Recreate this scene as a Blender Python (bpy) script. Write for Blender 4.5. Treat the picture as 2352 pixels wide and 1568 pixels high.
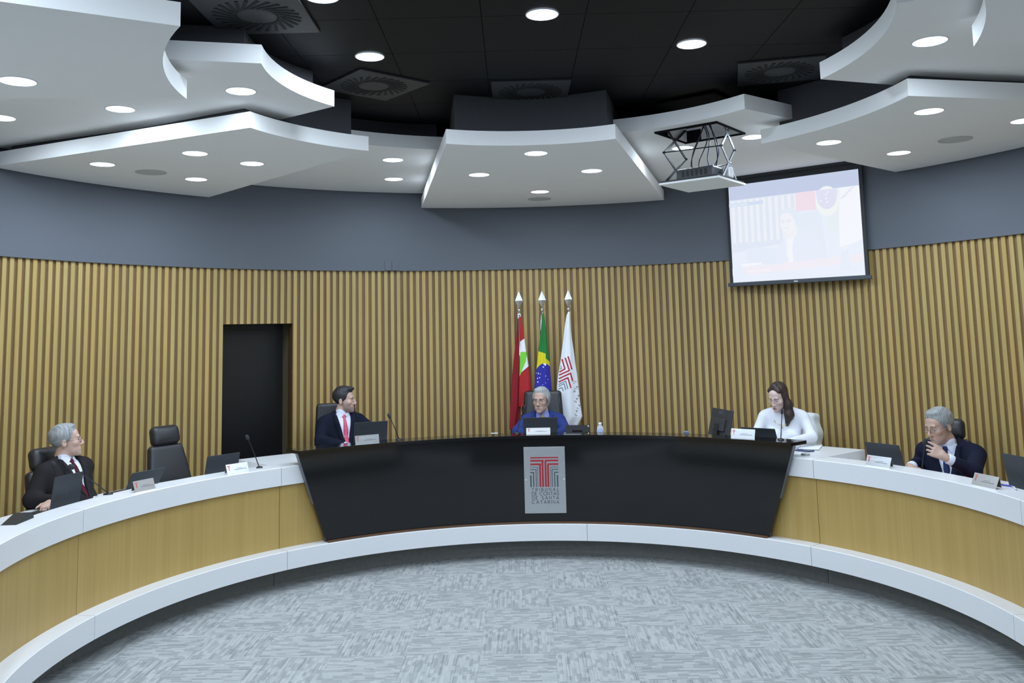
import bpy, bmesh, math, random
import numpy as np
from mathutils import Vector, Matrix

random.seed(7)
for o in list(bpy.data.objects):
    bpy.data.objects.remove(o, do_unlink=True)
SC = bpy.context.scene
COL = SC.collection
PI = math.pi

# ---------------------------------------------------------------- camera
CAM_H = 2.1293
PITCH, ROLL = 0.11522, -0.02418
def _axes():
    f = Vector((0, math.cos(PITCH), math.sin(PITCH)))
    u = Vector((0, -math.sin(PITCH), math.cos(PITCH)))
    x = Vector((1, 0, 0))
    xr = x * math.cos(ROLL) + u * math.sin(ROLL)
    ur = -x * math.sin(ROLL) + u * math.cos(ROLL)
    return xr, ur, f
cd = bpy.data.cameras.new('camera')
cam = bpy.data.objects.new('camera', cd)
COL.objects.link(cam)
xr, ur, fw = _axes()
m = Matrix((xr, ur, -fw)).transposed().to_4x4()
m.translation = Vector((0, 0, CAM_H))
cam.matrix_world = m
cd.sensor_fit = 'HORIZONTAL'
cd.sensor_width = 36.0
cd.lens = 31.169
cd.shift_y = -0.10876
cd.clip_start = 0.05
cd.clip_end = 100
SC.camera = cam

# ---------------------------------------------------------------- world, exposure
w = bpy.data.worlds.new('world')
SC.world = w
w.use_nodes = True
w.node_tree.nodes['Background'].inputs[0].default_value = (0.5, 0.55, 0.62, 1)
w.node_tree.nodes['Background'].inputs[1].default_value = 0.02
SC.view_settings.view_transform = 'Standard'
SC.view_settings.look = 'None'
SC.view_settings.gamma = 1.0
SC.view_settings.use_curve_mapping = False
SC.view_settings.exposure = 0.0
LAMP_LOW, LAMP_HIGH, LAMP_CEIL, LAMP_REAR_FILL = 11.8, 11.8, 13.5, 72.0      # watts of each lamp
LAMP_COL = (0.725, 0.855, 1.0)

# ---------------------------------------------------------------- geometry of the hall
CX, CY = 0.0816, 5.6864          # centre of the round hall
AX = 3.4                         # bearing of its axis of symmetry, degrees
def pp(th, R, z=0.0):            # bearing (deg, clockwise from +Y), radius, height
    a = math.radians(th)
    return Vector((CX + R * math.sin(a), CY + R * math.cos(a), z))
R_WALL = 4.593
Z_SLAT, Z_LOW, Z_HIGH, Z_CEIL = 2.857, 3.58, 3.75, 4.0

# ---------------------------------------------------------------- helpers
def tag(o, label=None, cat=None, group=None, kind=None):
    if label: o['label'] = label
    if cat: o['category'] = cat
    if group: o['group'] = group
    if kind: o['kind'] = kind
    return o

def link(o, parent=None):
    COL.objects.link(o)
    if parent is not None:
        o.parent = parent
    return o

def empty(name, loc=(0, 0, 0), rz=0.0):
    o = bpy.data.objects.new(name, None)
    o.empty_display_size = 0.1
    COL.objects.link(o)
    o.location = loc
    o.rotation_euler = (0, 0, rz)
    return o

def mesh_obj(name, verts, faces, mat=None, parent=None, smooth=False, mats=None, fmat=None):
    me = bpy.data.meshes.new(name)
    me.from_pydata([tuple(v) for v in verts], [], [tuple(f) for f in faces])
    if mats:
        for mm in mats: me.materials.append(mm)
        if fmat is not None:
            me.polygons.foreach_set('material_index', np.asarray(fmat, dtype=np.int32))
    elif mat:
        me.materials.append(mat)
    if smooth:
        me.polygons.foreach_set('use_smooth', np.ones(len(me.polygons), dtype=bool))
    me.update()
    o = bpy.data.objects.new(name, me)
    return link(o, parent)

class MB:
    """collects shapes into one mesh"""
    def __init__(self): self.v, self.f, self.m, self.cur = [], [], [], 0
    def add(self, vs, fs, M=None):
        b = len(self.v)
        self.v += [M @ Vector(p) if M is not None else Vector(p) for p in vs]
        self.f += [tuple(b + i for i in f) for f in fs]
        self.m += [self.cur] * len(fs)
        return self
    def box(self, c, h, M=None, bev=0.0):
        x, y, z = h
        cs = [Vector(c) + Vector((sx * x, sy * y, sz * z)) for sz in (-1, 1) for sy in (-1, 1) for sx in (-1, 1)]
        if bev <= 0:
            return self.add(cs, [(0, 2, 3, 1), (4, 5, 7, 6), (0, 1, 5, 4), (2, 6, 7, 3), (0, 4, 6, 2), (1, 3, 7, 5)], M)
        bm = bmesh.new()
        bv = [bm.verts.new(p) for p in cs]
        for f in [(0, 2, 3, 1), (4, 5, 7, 6), (0, 1, 5, 4), (2, 6, 7, 3), (0, 4, 6, 2), (1, 3, 7, 5)]:
            bm.faces.new([bv[i] for i in f])
        bmesh.ops.bevel(bm, geom=list(bm.edges), offset=bev, segments=2, profile=0.5, affect='EDGES', clamp_overlap=True)
        bm.verts.index_update()
        vs = [v.co.copy() for v in bm.verts]
        fs = [[v.index for v in f.verts] for f in bm.faces]
        bm.free()
        return self.add(vs, fs, M)
    def prism(self, pts, z0, z1, M=None):
        n = len(pts)
        vs = [(p[0], p[1], z0) for p in pts] + [(p[0], p[1], z1) for p in pts]
        fs = [tuple(range(n - 1, -1, -1)), tuple(range(n, 2 * n))]
        fs += [(i, (i + 1) % n, n + (i + 1) % n, n + i) for i in range(n)]
        return self.add(vs, fs, M)
    def sweep(self, th0, th1, prof, step=1.0, caps=True):
        """closed (R,z) profile swept round the hall centre"""
        n = max(2, int(math.ceil(abs(th1 - th0) / step)) + 1)
        k = len(prof)
        vs, fs = [], []
        for i in range(n):
            t = th0 + (th1 - th0) * i / (n - 1)
            vs += [pp(t, R, z) for R, z in prof]
        for i in range(n - 1):
            for j in range(k):
                a, b = i * k + j, i * k + (j + 1) % k
                fs.append((a, b, b + k, a + k))
        if caps:
            fs.append(tuple(range(k - 1, -1, -1)))
            fs.append(tuple((n - 1) * k + j for j in range(k)))
        return self.add(vs, fs)
    def tube(self, pts, r, n=10, caps=True, M=None):
        pts = [Vector(p) for p in pts]
        rs = r if isinstance(r, (list, tuple)) else [r] * len(pts)
        vs, fs = [], []
        up = None
        for i, p in enumerate(pts):
            d = (pts[min(i + 1, len(pts) - 1)] - pts[max(i - 1, 0)]).normalized()
            if up is None:
                up = Vector((0, 0, 1)) if abs(d.z) < 0.9 else Vector((1, 0, 0))
            a = d.cross(up).normalized()
            b = d.cross(a).normalized()
            up = -b if False else up
            for j in range(n):
                t = 2 * PI * j / n
                vs.append(p + (a * math.cos(t) + b * math.sin(t)) * rs[i])
        for i in range(len(pts) - 1):
            for j in range(n):
                q = (j + 1) % n
                fs.append((i * n + j, i * n + q, (i + 1) * n + q, (i + 1) * n + j))
        if caps:
            fs.append(tuple(range(n - 1, -1, -1)))
            fs.append(tuple((len(pts) - 1) * n + j for j in range(n)))
        return self.add(vs, fs, M)
    def lathe(self, prof, n=24, M=None):
        """(r,z) profile spun round z; r=0 ends close it"""
        vs, fs = [], []
        k = len(prof)
        for j in range(n):
            t = 2 * PI * j / n
            vs += [(r * math.cos(t), r * math.sin(t), z) for r, z in prof]
        for j in range(n):
            q = (j + 1) % n
            for i in range(k - 1):
                fs.append((j * k + i, q * k + i, q * k + i + 1, j * k + i + 1))
        return self.add(vs, fs, M)
    def build(self, name, mat=None, parent=None, smooth=False, mats=None, auto=False):
        o = mesh_obj(name, self.v, self.f, mat, parent, smooth or auto, mats, self.m if mats else None)
        bm = bmesh.new(); bm.from_mesh(o.data)
        bmesh.ops.remove_doubles(bm, verts=bm.verts, dist=1e-5)
        bmesh.ops.recalc_face_normals(bm, faces=bm.faces)
        bm.to_mesh(o.data); bm.free()
        if auto:
            try: o.data.set_sharp_from_angle(angle=math.radians(35))
            except Exception: pass
        return o

# ---------------------------------------------------------------- materials
MATS = {}
def srgb(r, g, b):
    def c(x):
        x /= 255.0
        return x / 12.92 if x <= 0.04045 else ((x + 0.055) / 1.055) ** 2.4
    return (c(r), c(g), c(b))

class NT:
    def __init__(self, name):
        self.mat = bpy.data.materials.new(name)
        self.mat.use_nodes = True
        self.t = self.mat.node_tree
        self.b = self.t.nodes['Principled BSDF']
    def n(self, typ, **kw):
        x = self.t.nodes.new(typ)
        for k, v in kw.items():
            if k.startswith('i_'):
                key = k[2:]
                key = int(key) if key.isdigit() else key
                x.inputs[key].default_value = v
            else:
                setattr(x, k, v)
        return x
    def l(self, a, b): self.t.links.new(a, b)
    def math(self, op, a, b=None, c=None):
        x = self.n('ShaderNodeMath', operation=op)
        for i, q in enumerate((a, b, c)):
            if q is None: continue
            if isinstance(q, (int, float)): x.inputs[i].default_value = q
            else: self.l(q, x.inputs[i])
        return x.outputs[0]
    def mix(self, f, a, b, typ='MIX'):
        x = self.n('ShaderNodeMix', data_type='RGBA', blend_type=typ)
        for s, q in ((0, f), (6, a), (7, b)):
            if isinstance(q, (int, float)): x.inputs[s].default_value = q
            elif isinstance(q, tuple): x.inputs[s].default_value = (*q[:3], 1)
            else: self.l(q, x.inputs[s])
        return x.outputs[2]
    def set(self, **kw):
        for k, v in kw.items():
            self.b.inputs[k.replace('_', ' ')].default_value = v
        return self

def plain(name, col, rough=0.6, metal=0.0, spec=0.5, var=0.06, scale=30.0, bump=0.0, coat=0.0, emit=None, es=0.0, alpha=None, bscale=None):
    """one-colour material with slight procedural mottling"""
    if name in MATS: return MATS[name]
    t = NT(name)
    tc = t.n('ShaderNodeTexCoord')
    no = t.n('ShaderNodeTexNoise', i_Scale=scale, i_Detail=4.0, i_Roughness=0.6)
    t.l(tc.outputs['Object'], no.inputs['Vector'])
    lo = tuple(max(0, c * (1 - var)) for c in col)
    hi = tuple(min(1, c * (1 + var)) for c in col)
    c = t.mix(no.outputs['Fac'], lo, hi)
    t.l(c, t.b.inputs['Base Color'])
    t.set(Roughness=rough, Metallic=metal)
    t.b.inputs['Specular IOR Level'].default_value = spec
    if coat: t.b.inputs['Coat Weight'].default_value = coat
    if emit:
        t.b.inputs['Emission Color'].default_value = (*emit, 1)
        t.b.inputs['Emission Strength'].default_value = es
    if bump:
        n2 = t.n('ShaderNodeTexNoise', i_Scale=bscale or scale * 4, i_Detail=3.0)
        t.l(tc.outputs['Object'], n2.inputs['Vector'])
        bp = t.n('ShaderNodeBump', i_Strength=bump, i_Distance=0.002)
        t.l(n2.outputs['Fac'], bp.inputs['Height'])
        t.l(bp.outputs[0], t.b.inputs['Normal'])
    MATS[name] = t.mat
    return t.mat

def wood(name, c1, c2, stretch=(60, 60, 1.2), rough=0.5, rnd=0.0, tints=None):
    t = NT(name)
    tc = t.n('ShaderNodeTexCoord')
    oi = t.n('ShaderNodeObjectInfo')
    mp = t.n('ShaderNodeMapping')
    mp.inputs['Scale'].default_value = stretch
    add = t.n('ShaderNodeVectorMath', operation='ADD')
    cmb = t.n('ShaderNodeCombineXYZ')
    t.l(t.math('MULTIPLY', oi.outputs['Random'], 37.0 * (rnd > 0)), cmb.inputs[0])
    t.l(t.math('MULTIPLY', oi.outputs['Random'], 91.0 * (rnd > 0)), cmb.inputs[2])
    t.l(tc.outputs['Object'], add.inputs[0]); t.l(cmb.outputs[0], add.inputs[1])
    t.l(add.outputs[0], mp.inputs[0])
    n1 = t.n('ShaderNodeTexNoise', i_Scale=1.0, i_Detail=6.0, i_Roughness=0.65, i_Distortion=0.3)
    t.l(mp.outputs[0], n1.inputs['Vector'])
    n2 = t.n('ShaderNodeTexNoise', i_Scale=0.18, i_Detail=2.0)
    t.l(mp.outputs[0], n2.inputs['Vector'])
    f = t.math('ADD', t.math('MULTIPLY', n1.outputs['Fac'], 0.7), t.math('MULTIPLY', n2.outputs['Fac'], 0.5))
    f = t.math('MULTIPLY_ADD', f, 2.2, -0.82)
    cl = t.n('ShaderNodeClamp'); t.l(f, cl.inputs[0])
    c = t.mix(cl.outputs[0], c1, c2)
    if tints:
        cr = t.n('ShaderNodeValToRGB')
        cr.color_ramp.interpolation = 'LINEAR'
        els = cr.color_ramp.elements
        els[0].color = (*tints[0], 1); els[1].color = (*tints[-1], 1)
        for i, q in enumerate(tints[1:-1]):
            e = els.new((i + 1) / (len(tints) - 1)); e.color = (*q, 1)
        t.l(oi.outputs['Random'], cr.inputs[0])
        c = t.mix(1.0, c, cr.outputs[0], 'MULTIPLY')
    t.l(c, t.b.inputs['Base Color'])
    t.set(Roughness=rough)
    bp = t.n('ShaderNodeBump', i_Strength=0.12, i_Distance=0.001)
    t.l(n1.outputs['Fac'], bp.inputs['Height']); t.l(bp.outputs[0], t.b.inputs['Normal'])
    MATS[name] = t.mat
    return t.mat

def brushed(name, col, rough=0.32, axis=(2, 200, 2)):
    t = NT(name)
    tc = t.n('ShaderNodeTexCoord'); mp = t.n('ShaderNodeMapping')
    mp.inputs['Scale'].default_value = axis
    t.l(tc.outputs['Object'], mp.inputs[0])
    n1 = t.n('ShaderNodeTexNoise', i_Scale=3.0, i_Detail=5.0)
    t.l(mp.outputs[0], n1.inputs['Vector'])
    t.l(t.mix(n1.outputs['Fac'], tuple(c * 0.85 for c in col), tuple(min(1, c * 1.1) for c in col)), t.b.inputs['Base Color'])
    t.set(Metallic=1.0, Roughness=rough)
    t.l(t.math('MULTIPLY_ADD', n1.outputs['Fac'], 0.2, rough - 0.1), t.b.inputs['Roughness'])
    MATS[name] = t.mat
    return t.mat

def emitter(name, col, s):
    t = NT(name)
    tc = t.n('ShaderNodeTexCoord')
    no = t.n('ShaderNodeTexNoise', i_Scale=8.0)
    t.l(tc.outputs['Object'], no.inputs['Vector'])
    t.l(t.mix(no.outputs['Fac'], tuple(c * 0.98 for c in col), col), t.b.inputs['Emission Color'])
    t.b.inputs['Base Color'].default_value = (0.8, 0.8, 0.8, 1)
    t.b.inputs['Emission Strength'].default_value = s
    MATS[name] = t.mat
    return t.mat

def lamp_light(parent, watts, r, z):
    L = bpy.data.lights.new('lamp_light', 'AREA')
    L.shape = 'DISK'; L.size = 2 * r; L.energy = watts; L.color = LAMP_COL
    o = bpy.data.objects.new('lamp_light', L)
    link(o, parent); o.location = (0, 0, z)
    return o

def carpet():
    t = NT('carpet_print')
    tc = t.n('ShaderNodeTexCoord'); oi = t.n('ShaderNodeObjectInfo')
    cmb = t.n('ShaderNodeCombineXYZ')
    t.l(t.math('MULTIPLY', oi.outputs['Random'], 53.0), cmb.inputs[0])
    t.l(t.math('MULTIPLY', oi.outputs['Random'], 17.0), cmb.inputs[1])
    add = t.n('ShaderNodeVectorMath', operation='ADD')
    t.l(tc.outputs['Object'], add.inputs[0]); t.l(cmb.outputs[0], add.inputs[1])
    def dash(sx, sy, jx=0.0):
        sep = t.n('ShaderNodeSeparateXYZ'); t.l(add.outputs[0], sep.inputs[0])
        row = t.math('FLOOR', t.math('DIVIDE', sep.outputs[1], sy))
        wr = t.n('ShaderNodeTexWhiteNoise', noise_dimensions='1D'); t.l(row, wr.inputs['W'])
        xo = t.math('ADD', t.math('DIVIDE', sep.outputs[0], sx), t.math('MULTIPLY', wr.outputs['Value'], 7.3))
        c2 = t.n('ShaderNodeCombineXYZ')
        t.l(t.math('FLOOR', xo), c2.inputs[0]); t.l(row, c2.inputs[1])
        wn = t.n('ShaderNodeTexWhiteNoise', noise_dimensions='2D'); t.l(c2.outputs[0], wn.inputs['Vector'])
        return wn.outputs['Value'], wr.outputs['Value']
    d1, _ = dash(0.095, 0.0075)
    d2, _ = dash(0.066, 0.027)
    d3, _ = dash(0.13, 0.011)
    d4, r4 = dash(3.0, 0.0052)
    a = t.math('MULTIPLY', t.math('GREATER_THAN', d1, 0.55), 0.22)
    b = t.math('MULTIPLY', t.math('GREATER_THAN', d2, 0.55), 0.52)
    c = t.math('MULTIPLY', t.math('GREATER_THAN', d3, 0.60), 0.28)
    e = t.math('MULTIPLY', t.math('GREATER_THAN', r4, 0.84), 0.55)
    f = t.math('ADD', t.math('ADD', a, b), t.math('ADD', c, e))
    no = t.n('ShaderNodeTexNoise', i_Scale=420.0, i_Detail=2.0)
    t.l(tc.outputs['Object'], no.inputs['Vector'])
    f = t.math('MULTIPLY', f, 0.72)
    f = t.math('ADD', f, t.math('MULTIPLY_ADD', no.outputs['Fac'], 0.5, -0.25))
    cl = t.n('ShaderNodeClamp'); t.l(f, cl.inputs[0])
    col = t.mix(cl.outputs[0], CARPET_HI, CARPET_LO)
    t.l(col, t.b.inputs['Base Color'])
    t.set(Roughness=0.95); t.b.inputs['Specular IOR Level'].default_value = 0.1
    bp = t.n('ShaderNodeBump', i_Strength=0.35, i_Distance=0.002)
    t.l(no.outputs['Fac'], bp.inputs['Height']); t.l(bp.outputs[0], t.b.inputs['Normal'])
    MATS['carpet_print'] = t.mat
    return t.mat

CARPET_HI, CARPET_LO = (0.390, 0.400, 0.395), (0.205, 0.220, 0.215)
M_carpet = carpet()
M_white = plain('white_laminate', (0.70, 0.705, 0.72), 0.28, spec=0.45, var=0.01, scale=6)
M_cloud = plain('white_plaster', (0.87, 0.875, 0.87), 0.8, var=0.015, scale=4)
M_ceil = plain('black_ceiling_board', (0.0030, 0.0034, 0.0050), 0.6, spec=0.22, var=0.12, scale=9)
M_seam = plain('black_seam', (0.0028, 0.003, 0.004), 0.8, spec=0.2)
M_grey = plain('grey_wall_paint', (0.106, 0.118, 0.140), 0.7, var=0.04, scale=220, bump=0.05)
M_neck = plain('dark_grey_paint', (0.045, 0.047, 0.055), 0.7, var=0.05)
M_slat = wood('slat_oak', (0.345, 0.248, 0.088), (0.475, 0.360, 0.145), (90, 90, 1.6), 0.5, 1.0,
              [(1, 1, 1), (0.94, 0.96, 0.90), (1.04, 0.95, 0.80), (0.97, 1.0, 0.95), (1.07, 0.98, 0.86), (0.92, 0.91, 0.86), (1.04, 1.03, 1.0)])
M_back = wood('slat_backing', (0.150, 0.084, 0.030), (0.212, 0.124, 0.047), (9, 9, 0.8), 0.6)
M_panelwood = wood('desk_oak_veneer', (0.365, 0.240, 0.068), (0.455, 0.315, 0.103), (55, 55, 0.7), 0.4)
M_blackgloss = plain('black_lacquer', (0.006, 0.006, 0.0065), 0.10, spec=0.5, var=0.05, scale=3)
M_litedge = plain('black_lacquer_edge_lit', (0.10, 0.115, 0.14), 0.3, spec=0.6, var=0.05)  # black lacquer edge, the grey-blue light on it put into the colour
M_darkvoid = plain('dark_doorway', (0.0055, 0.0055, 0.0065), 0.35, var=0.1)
M_ringwhite = plain('lamp_ring_white', (0.75, 0.76, 0.78), 0.5, var=0.02)
M_steel = brushed('brushed_steel', (0.62, 0.64, 0.66))
M_chrome = plain('polished_metal', (0.75, 0.76, 0.78), 0.16, 1.0, var=0.04)
M_darkmetal = plain('dark_metal', (0.05, 0.053, 0.058), 0.38, 0.8, var=0.08)
M_alu = plain('aluminium', (0.55, 0.57, 0.60), 0.35, 0.9, var=0.05)
M_blackplastic = plain('black_plastic', (0.012, 0.012, 0.013), 0.45, var=0.1)
M_leather = plain('black_leather', (0.016, 0.017, 0.020), 0.40, spec=0.55, var=0.15, scale=60, bump=0.25, bscale=400)
M_toebase = plain('toe_base_dark', (0.17, 0.172, 0.165), 0.95, var=0.25, scale=25)

# ================================================================ floor
floor = MB()
floor.prism([(-7.2, -7.5), (7.2, -7.5), (7.2, 12.2), (-7.2, 12.2)], -0.12, -0.009)
floor = tag(floor.build('floor', plain('floor_screed', (0.16, 0.17, 0.18), 0.9)), kind='structure')
GYAW, GX, GY = -0.0139, -1.245, 8.7323
def gp(i, j):
    X, Y = i * 0.5, -j * 0.5
    return (GX + math.cos(GYAW) * X - math.sin(GYAW) * Y, GY + math.sin(GYAW) * X + math.cos(GYAW) * Y)
tb = MB(); tb.box((0, 0, -0.0045), (0.2497, 0.2497, 0.0045))
t0 = tb.build('carpet_tile', M_carpet, floor)
first = True
for j in range(-2, 17):
    for i in range(-6, 13):
        x, y = gp(i + 0.5, j + 0.5)
        d = math.hypot(x - CX, y - CY)
        if d > 3.62 and not (y < CY - 1.5 and abs(x) < 3.2): continue
        o = t0 if first else t0.copy()
        if not first: link(o, floor)
        first = False
        o.location = (x, y, 0)
        o.rotation_euler = (0, 0, GYAW + (PI / 2 if (i + j) % 2 == 0 else 0) + (PI if random.random() < 0.5 else 0))

dais = MB(); dais.sweep(-122, 128, [(3.35, -0.005), (4.75, -0.005), (4.75, 0.2), (3.35, 0.2)], 3)
tag(dais.build('floor_dais', plain('dais_carpet', (0.2, 0.22, 0.23), 0.95)), kind='structure')

# ================================================================ slatted round wall
DOOR0, DOOR1, DOOR_Z = -41.75, -32.35, 2.286
W0, W1 = -104.0, 111.0
wb = MB()
for a, b, z0, z1 in ((W0, DOOR0, 0.0, Z_SLAT + 0.02), (DOOR0, DOOR1, DOOR_Z, Z_SLAT + 0.02), (DOOR1, W1, 0.0, Z_SLAT + 0.02)):
    wb.sweep(a, b, [(R_WALL + 0.016, z0), (R_WALL + 0.16, z0), (R_WALL + 0.16, z1), (R_WALL + 0.016, z1)], 1.5)
wall_round = tag(wb.build('wall_back', M_back), kind='structure')
PITCHDEG = 0.906
def slat_mesh(h):
    b = MB(); b.box((0, 0.009, h / 2), (0.0192, 0.0095, h / 2))
    return b
s_long = slat_mesh(Z_SLAT).build('slat', M_slat, wall_round)
s_short = slat_mesh(Z_SLAT - DOOR_Z).build('slat', M_slat, wall_round)
used = {0: False, 1: False}
k = 0
th = DOOR0 - 0.245 - PITCHDEG * int((DOOR0 - W0) / PITCHDEG) 
ths = []
t = DOOR0 - 0.25
while t > W0 + 0.3: ths.append((t, 0)); t -= PITCHDEG
t = DOOR0 - 0.25 + PITCHDEG
while t < DOOR1 + 0.05: ths.append((t, 1)); t += PITCHDEG
while t < W1 - 0.3: ths.append((t, 0)); t += PITCHDEG
for t, kind in ths:
    src = s_short if kind else s_long
    o = src if not used[kind] else src.copy()
    if used[kind]: link(o, wall_round)
    used[kind] = True
    o.location = pp(t + random.uniform(-0.02, 0.02), R_WALL, DOOR_Z if kind else 0.0)
    o.rotation_euler = (0, 0, -math.radians(t))

# doorway: reveals and a dark door leaf set back
dr = empty('door_1', pp((DOOR0 + DOOR1) / 2, R_WALL, 0)); tag(dr, kind='structure')
def world_child(mb, name, mat, parent, **kw):
    o = mb.build(name, mat, parent, **kw)
    if parent is not None:
        bpy.context.view_layer.update()
        o.matrix_parent_inverse = parent.matrix_world.inverted()
    return o
M_reveal = wood('reveal_wood', (0.125, 0.10, 0.055), (0.17, 0.135, 0.075), (20, 20, 0.8), 0.5)
for nm, a, b in (('jamb', DOOR0 - 0.02, DOOR0 - 0.35), ('jamb', DOOR1 + 0.32, DOOR1)):
    q = MB(); q.sweep(a, b, [(R_WALL + 0.017, 0), (R_WALL + 0.42, 0), (R_WALL + 0.42, DOOR_Z), (R_WALL + 0.017, DOOR_Z)], 0.5)
    world_child(q, nm, M_reveal, dr)
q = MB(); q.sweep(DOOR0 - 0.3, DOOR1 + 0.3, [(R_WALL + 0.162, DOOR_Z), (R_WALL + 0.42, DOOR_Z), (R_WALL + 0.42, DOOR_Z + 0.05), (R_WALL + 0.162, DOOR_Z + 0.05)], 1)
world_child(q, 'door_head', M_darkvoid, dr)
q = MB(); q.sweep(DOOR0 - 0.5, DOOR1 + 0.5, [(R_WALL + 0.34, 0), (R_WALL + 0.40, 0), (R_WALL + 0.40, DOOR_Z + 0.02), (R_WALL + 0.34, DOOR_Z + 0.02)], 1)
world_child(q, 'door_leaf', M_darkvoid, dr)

# grey upper wall
q = MB(); q.sweep(W0, W1, [(R_WALL - 0.022, Z_SLAT), (R_WALL + 0.16, Z_SLAT), (R_WALL + 0.16, Z_CEIL + 0.05), (R_WALL - 0.022, Z_CEIL + 0.05)], 1.5)
wall_up = tag(q.build('wall_upper', M_grey, auto=True), kind='structure')
for t in (-19.05, -18.05):
    q = MB(); p = pp(t, R_WALL - 0.026, 2.915)
    q.box((0, 0, 0), (0.038, 0.006, 0.055), bev=0.004)
    o = q.build('cover_plate', M_grey, wall_up); o.location = p; o.rotation_euler = (0, 0, -math.radians(t))

# rest of the hall behind the camera (public side)
M_sidewall = plain('public_wall_paint', (0.72, 0.72, 0.71), 0.8)
e0, e1 = pp(W0, R_WALL), pp(W1, R_WALL)
for nm, pts in (('wall_left', [(e0.x - 0.12, e0.y), (e0.x, e0.y), (-4.4, -6.9), (-4.52, -6.9)]),
                ('wall_right', [(e1.x, e1.y), (e1.x + 0.12, e1.y), (4.64, -6.9), (4.52, -6.9)]),
                ('wall_rear', [(-4.6, -7.0), (4.7, -7.0), (4.7, -6.9), (-4.6, -6.9)])):
    q = MB(); q.prism(pts, 0, Z_CEIL + 0.05); tag(q.build(nm, M_sidewall), kind='structure')

# dark platform of the public side with a pale nosing
q = MB(); q.prism([(-4.2, -6.9), (4.3, -6.9), (4.3, 3.2), (-4.2, 3.2)], -0.008, 0.12)
tag(q.build('floor_public', plain('public_floor_dark', (0.018, 0.016, 0.014), 0.5, var=0.2)), kind='structure')
for n_, (a, b) in enumerate(((-4.2, -0.95), (1.25, 4.3))):
    q = MB(); q.prism([(a, 3.21), (b, 3.21), (b, 3.62), (a, 3.62)], -0.008, 0.14)
    tag(q.build('trim_%d' % (n_ + 1), M_white), kind='structure')

# ================================================================ black ceiling of boards
q = MB(); q.prism([(-5.4, -7.1), (5.6, -7.1), (5.6, 10.6), (-5.4, 10.6)], Z_CEIL + 0.03, Z_CEIL + 0.15)
ceil = tag(q.build('ceiling', M_seam), kind='structure')
TX, TY, CX0, CY0 = 0.622, 0.66, -0.152, 6.42
DIFF = [(-1.45, 4.97, 0.0, 'nearest the front of the left white ceiling petals'),
        (-1.01, 6.48, math.radians(41), 'beside the left pair of white ceiling petals'),
        (0.17, 6.75, 0.0, 'above the central white ceiling petal'),
        (2.0, 6.36, math.radians(-14), 'beside the right pair of white ceiling petals')]
q = MB(); q.box((0, 0, 0.012), (TX / 2 - 0.002, TY / 2 - 0.002, 0.012))
c0 = q.build('ceiling_tile', M_ceil, ceil)
first = True
for i in range(-6, 7):
    for j in range(-8, 3):
        x, y = CX0 + (i + 0.5) * TX, CY0 + (j + 0.5) * TY
        if math.hypot(x - CX, y - CY) > 4.0 and y > CY: continue
        o = c0 if first else c0.copy()
        if not first: link(o, ceil)
        first = False
        o.location = (x, y, Z_CEIL + 0.004)
q = MB(); q.prism([(-5.4, -7.1), (5.6, -7.1), (5.6, CY0 - 8 * TY), (-5.4, CY0 - 8 * TY)], Z_CEIL + 0.004, Z_CEIL + 0.03)
tag(q.build('ceiling_rear', M_ceil), kind='structure')
q = MB(); q.sweep(-100, 108, [(3.4, Z_CEIL + 0.004), (R_WALL, Z_CEIL + 0.004), (R_WALL, Z_CEIL + 0.03), (3.4, Z_CEIL + 0.03)], 3)
tag(q.build('ceiling_rim', M_ceil), kind='structure')

# swirl air diffusers
M_diff = plain('diffuser_grey', (0.034, 0.036, 0.040), 0.5, var=0.08)
M_slot = plain('diffuser_slot', (0.004, 0.004, 0.005), 0.7)
def diffuser(x, y, rz, where):
    e = empty('air_diffuser', (x, y, Z_CEIL - 0.004), rz)
    tag(e, 'square dark swirl air diffuser ' + where, 'air diffuser')
    p = MB(); p.box((0, 0, 0.0), (0.30, 0.30, 0.0075), bev=0.003); p.build('face_plate', M_diff, e)
    for i in range(26):
        a = 2 * PI * i / 26
        s = MB(); s.box((0, 0, 0), (0.0105, 0.078, 0.004))
        for rr in (0.178,):
            o = s.build('slot', M_slot, e)
            o.location = (rr * math.cos(a), rr * math.sin(a), -0.0065)
            o.rotation_euler = (0, 0, a - PI / 2 + 0.55)
    h = MB(); h.lathe([(0, -0.0085), (0.03, -0.0083), (0.036, -0.006)], 28); h.build('hub', M_diff, e, smooth=True)
for d in DIFF: diffuser(*d)

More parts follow.
